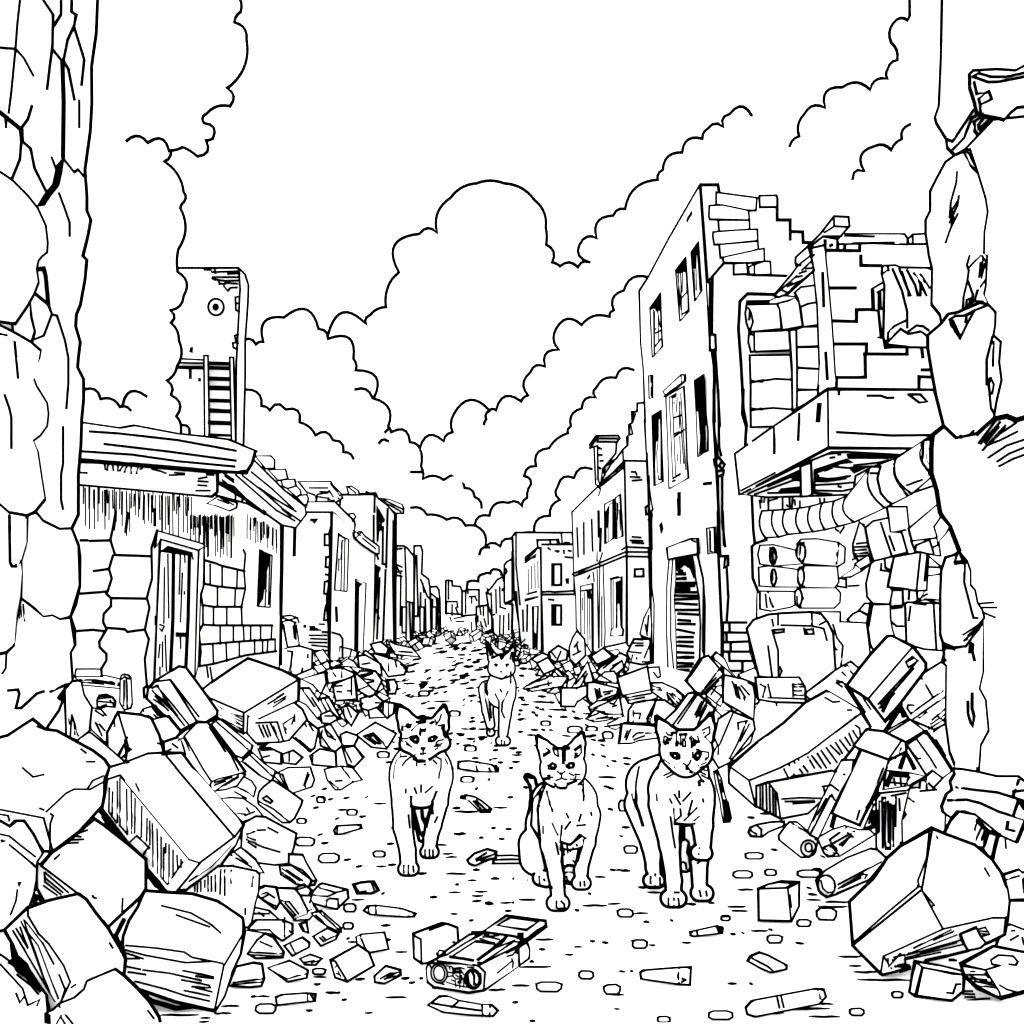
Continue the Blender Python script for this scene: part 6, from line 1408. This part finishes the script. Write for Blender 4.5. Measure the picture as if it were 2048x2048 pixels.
cat("sitting cat with a dark curled tail, in the middle of the group", 2.66, """1118,1536,-30,36 1134,1536,-30,36
1126,1552,-50,20
1105,1548,-34,17 1147,1547,-34,17
k4 1098,1508,-30,19 1087,1492,-30,11 1074,1471,-29,1.5
k4 1150,1504,-30,19 1158,1486,-30,11 1165,1464,-29,1.5
1128,1566,0,34 1138,1600,5,50
1138,1605,0,54 1139,1640,5,55
1100,1600,60,34 1092,1650,95,36 1090,1690,110,36
k5 1070,1688,80,30 1073,1716,80,31
k5 1080,1756,55,12 1092,1757,50,14
k5 1140,1745,60,12 1140,1754,50,11
k6 1103,1620,0,26 1103,1690,0,19 1112,1750,-5,13 1116,1790,-8,12
k5 1108,1806,-16,13 1124,1806,-16,13
k6 1176,1630,0,23 1175,1685,4,13 1162,1740,8,11 1162,1755,4,11
k5 1156,1766,-2,11 1169,1766,-2,11
k5 1064,1640,100,7 1068,1605,100,5 1069,1578,100,5 1063,1561,100,5 1055,1554,100,4""", 8, 2.8,
    [("K2", 2.5, "390,440 480,500;480,500 400,560;330,560 320,640;1070,470 1220,360;1230,360 1240,540;1070,680 1160,640 1230,560;560,490 600,590 660,630;660,470 690,640;850,460 850,740;440,870 440,930 470,950;870,840 880,910;760,1090 760,1170;630,1220 720,1190 760,1160 820,1190 890,1195;660,1000 680,1020;840,1000 820,1020;945,1045 1050,1100;1090,1070 1200,1080;1110,1120 1090,1150;490,1145 550,1145;430,1100 480,1095;970,1190 1210,1190;390,1480 450,1660 470,1800 550,1930;1180,1290 1270,1330 1290,1420;1260,1450 1310,1590 1290,1710"),
     ("K2", 4.4, "560,450 950,440;800,460 800,800;1090,480 1200,400;390,580 470,530;610,1300 680,1370 830,1375 910,1290 1100,1230;470,1160 320,1180"),
     ("N3", 3.1, "265,180 305,330;535,90 540,240;410,345 425,375;440,405 400,460;520,350 505,400;490,435 550,430;305,420 345,505;375,435 365,560 440,580 510,500 555,530;330,560 350,650;235,440 235,490;595,335 600,355;540,540 500,700 470,770;415,580 420,640;485,575 490,585;460,600 465,610;435,615 440,630;390,640 395,655;460,700 470,710;435,730 445,745;205,820 208,865;240,840 245,850;335,1005 335,1055;370,1005 395,1030 395,1055;350,1060 400,1055;515,860 515,890;545,855 548,890;405,790 460,790;410,820 420,850 450,860"),
     ("N3", 4.6, "380,560 440,575 525,510"),
     ("N3", 4.6, "240,130 160,250 145,430 210,545;215,180 200,400 210,560 260,780 300,900;375,560 370,700 395,900")],
    [("K2", "415,870 540,780 630,830 645,890 600,960 510,960 480,900;890,850 945,780 1060,780 1085,850 1050,920 930,940 915,900;680,1015 820,1015 800,1070 750,1095 705,1080;1065,540 1160,540 1160,620 1110,680 1065,670;320,570 400,560 490,510 500,545 400,600 380,650 320,650"), ("N3", "108,72 128,54 150,60 158,88 138,86")],
    [("K2", 552, 862, 14), ("K2", 992, 856, 15)])
cat("right cat with a dark forehead, one front paw lifted", 2.68, """1360,1500,-70,38 1384,1500,-70,38
1370,1521,-74,30
1374,1530,-92,19
1345,1513,-70,14 1401,1512,-70,14
k4 1338,1474,-66,20 1327,1458,-66,12 1314,1435,-64,1.5
k4 1406,1472,-66,19 1415,1455,-66,12 1422,1429,-64,2
1366,1548,-20,48 1362,1580,0,60
1358,1580,0,56 1368,1590,0,54 1330,1570,150,56 1305,1570,190,50
k6 1330,1610,0,30 1339,1690,0,17 1347,1760,-4,13 1347,1785,-8,13
k5 1338,1797,-16,14 1356,1797,-16,14
k6 1400,1610,0,26 1405,1650,-10,17 1406,1690,-25,13
k5 1396,1705,-34,12 1410,1706,-34,12
k6 1290,1610,170,38 1304,1690,160,18 1306,1735,150,11 1308,1750,140,12
k5 1300,1761,130,11 1316,1761,130,11
k6 1395,1640,80,20 1398,1720,70,14 1399,1770,60,12
k5 1397,1786,52,13 1411,1786,52,13
k6 1368,1640,90,16 1366,1700,90,12 1370,1732,84,10""", 9, 2.9,
    [("K3", 2.5, "390,420 440,480 540,500;340,510 330,600;380,520 460,580 530,560;400,600 500,610;640,480 640,640;740,480 740,720;790,580 790,760 860,760 860,640;860,510 830,620;1000,510 1000,790;1050,560 1050,680;1150,520 1190,660;1100,600 1080,740;960,540 955,580;1260,370 1440,280;1310,420 1280,440;1320,530 1440,660;1440,290 1440,440 1330,520;1030,900 1030,1030;1120,830 1180,840;1260,880 1410,900 1410,1010 1330,1090;350,1080 470,1170;980,1090 960,1160 930,1200;920,1270 960,1330 1060,1380;800,1170 850,1200;1170,1220 1170,1330 1260,1400;1200,1270 1400,1220;1230,1310 1350,1340;1130,1380 1240,1560;1210,1370 1340,1440;1250,1460 1440,1560;340,1460 560,1360;410,1510 620,1400;1240,1190 1340,1150;590,1260 600,1270"),
     ("K3", 4.2, "520,440 640,430;640,390 1050,390;720,480 880,470;630,690 640,740;340,650 440,680;1060,660 1180,640;980,1380 1100,1400;1180,1600 1190,1690;1220,1570 1280,1600"),
     ("N3", 3.1, "1090,200 1095,245;1190,235 1205,265;1225,200 1270,275;1260,175 1262,220;1290,250 1350,185;1360,245 1330,350;1300,395 1395,300;1375,395 1410,365;1220,310 1230,400;1270,310 1275,360 1230,400;1195,365 1210,480 1230,600;1265,420 1275,560 1265,700;1300,440 1300,530 1335,560 1320,640 1355,700;1440,235 1445,255;1355,640 1415,605;1360,690 1410,650;1400,720 1440,690;1350,600 1375,600;1180,985 1180,1030;1222,985 1222,1040;1255,985 1260,1030;1225,940 1260,940;1415,925 1425,970;1465,930 1470,965;1045,820 1045,870;1080,800 1080,890;1115,830 1118,880;1290,710 1310,720 1315,760;905,200 930,290;915,240 940,310"),
     ("N3", 5, "1230,420 1370,415;1280,440 1290,540"),
     ("N3", 4.6, "960,0 940,110 935,260 985,430")],
    [("K3", "485,900 650,900 720,950 720,1060 640,1080 560,1050 490,980;1110,900 1190,850 1250,890 1240,980 1200,1060 1140,1105 1070,1060 1070,970;845,1190 960,1190 920,1250 940,1340 850,1340;1330,1020 1410,1010 1370,1100 1320,1070"), ("K3", "610,600 700,620 720,700 670,740 610,740;960,600 1100,640 1180,620 1150,680 1030,790 1000,780"), ("K3", "310,640 440,670 380,740 320,720")],
    [("K3", 605, 982, 14), ("K3", 1152, 980, 15)])
cat("far cat with a dark forehead patch, walking alone behind the others", 5.95, """998,1333,-30,20 1008,1333,-30,20
1003,1344,-38,11
988,1340,-30,9 1018,1340,-30,9
k2 986,1316,-28,9 981,1306,-28,5 975,1288,-28,1
k2 1018,1316,-28,9 1024,1306,-28,5 1029,1289,-28,1
1003,1356,-5,22 1001,1376,0,27
1004,1372,0,26 1003,1388,0,25 985,1385,80,22
k3 1012,1390,0,16 1010,1430,0,10 1006,1468,-2,8
k3 1000,1482,-6,7 1012,1482,-6,7
k3 976,1380,60,17 975,1420,55,9 981,1450,50,7
k3 981,1465,46,6 982,1465,46,6""", 5, 1.7,
    [("E", 2.6, "825,960 850,1010 850,1260;915,940 875,1020 870,1080 890,1130;860,925 870,945;770,900 780,1000 795,1130;935,800 935,880;750,880 755,1000 785,1150;800,650 810,700;940,660 930,710;870,1290 870,1320;890,1300 890,1320;785,1215 785,1230"), ("E", 3.6, "780,630 790,680;800,700 830,690;955,660 950,730;840,840 870,850 900,830")],
    [("E", "850,665 905,660 890,700 870,720 855,705;808,745 830,735 852,750 830,770;893,745 915,735 932,745 905,772;848,795 885,790 868,812")],
    [], w=6.2, minlen=8)

R("N3", 3.5, "1528,30 1548,20 1575,80 1605,220 1622,260 1650,372 1640,402 1600,405 1585,330 1575,250 1545,130", None, "1545,40 1580,200 1600,300;1570,90 1590,180", "thin dark stick leaning against the slab behind the right cat", "stick", "stick", None, mat='wood', wo=5, heavy="1620,265 1640,380;1600,250 1615,390")
R("M3", 9, "733,880 790,865 850,858 890,858 926,922 868,946 765,946", "0-6", "745,890 780,940;870,865 895,930;885,860 915,920;770,940 830,930", "small flat tile on the street left of the left cat's front paw", "stone_chip", "stone chip", None, wo=5)
# ------------------------------------------------------------------ small rubble filling the heaps
def heap(label, group, spots, seed, smin, smax, wo=3.0):
    r = random.Random(seed)
    for i, (x, y, up) in enumerate(spots):
        Z = ground_depth(y + up) * .995
        sz = r.uniform(smin, smax) * Z / F
        b = Ob("rubble_block", 'stone', label, "rubble block", group)
        dims = Vector((sz * r.uniform(.4, .6), sz * r.uniform(.3, .5), sz * r.uniform(.25, .45)))
        R3_ = [r.uniform(-.7, .7), r.uniform(-.7, .7), r.uniform(0, 3)]
        from mathutils import Euler
        e = Euler(R3_)
        c = P3(x, y, Z)
        co = []
        for sx in (-1, 1):
            for sy in (-1, 1):
                for sz_ in (-1, 1):
                    v = Vector((sx * dims.x * r.uniform(.75, 1.05), sy * dims.y * r.uniform(.75, 1.05), sz_ * dims.z * r.uniform(.75, 1.05)))
                    v.rotate(e)
                    co.append(c + v)
        lowest = min(v.z for v in co)
        if up <= 0 or lowest < 0:
            co = [v - Vector((0, 0, lowest)) for v in co]
        fs = [[0, 1, 3, 2], [4, 6, 7, 5], [0, 4, 5, 1], [2, 3, 7, 6], [0, 2, 6, 4], [1, 5, 7, 3]]
        b.add(co, fs, 0)
        for a, d in [(0, 1), (1, 3), (3, 2), (2, 0), (4, 5), (5, 7), (7, 6), (6, 4), (0, 4), (1, 5), (2, 6), (3, 7)]:
            b.tube([co[a], co[d]], wo)
        f = fs[r.randrange(6)]
        for k_ in range(r.randrange(0, 4)):
            t = (k_ + 1) / 4
            p, q = co[f[0]].lerp(co[f[1]], t), co[f[3]].lerp(co[f[2]], t)
            b.tube([p.lerp(q, .15), p.lerp(q, r.uniform(.5, .9))], wo * .7)
        b.done()

rr = random.Random(11)
spots = []
for i in range(72):
    t = i / 71
    y = 1275 + 40 * t
    spots.append((rr.uniform(745, 800 + 60 * (1 - t)) + 55 * (1 - t), y + rr.uniform(-6, 3), rr.choice([0, 5, 10])))
heap("tiny far chunk in the left rubble heap near the street end", G1, spots, 3, 9, 22, 2.6)
spots = []
for i in range(72):
    t = i / 71
    y = 1272 + 60 * t
    spots.append((rr.uniform(970, 1040) + 40 * t - 10 + rr.uniform(-25, 25), y + rr.uniform(-6, 4), rr.choice([0, 5, 10])))
spots = [s_ for s_ in spots if not (965 < s_[0] < 1036 and s_[1] > 1300)]
heap("tiny far chunk in the right rubble heap near the street end", G6, spots, 5, 9, 22, 2.6)
spots = [(rr.uniform(840, 985), rr.uniform(1266, 1285), 0) for _ in range(24)]
heap("tiny far chunk in the band of debris across the street end", G1, spots, 8, 7, 15, 2.4)
spots = [(640 + rr.uniform(0, 130), 1330 + rr.uniform(-20, 120), rr.choice([0, 12, 25])) for _ in range(36)]
heap("small far chunk filling the middle of the left rubble heap", G1, spots, 21, 20, 38, 3.2)
spots = [(1070 + rr.uniform(0, 190), 1330 + rr.uniform(-10, 75), rr.choice([0, 12, 25])) for _ in range(36)]
heap("small far chunk filling the middle of the right rubble heap", G6, spots, 22, 20, 38, 3.2)
spots = [(1400 + rr.uniform(0, 110), 1385 + rr.uniform(-10, 60), rr.choice([10, 40])) for _ in range(8)]
heap("small chunk in the gaps behind the right heap", G6, spots, 23, 34, 60, 3)
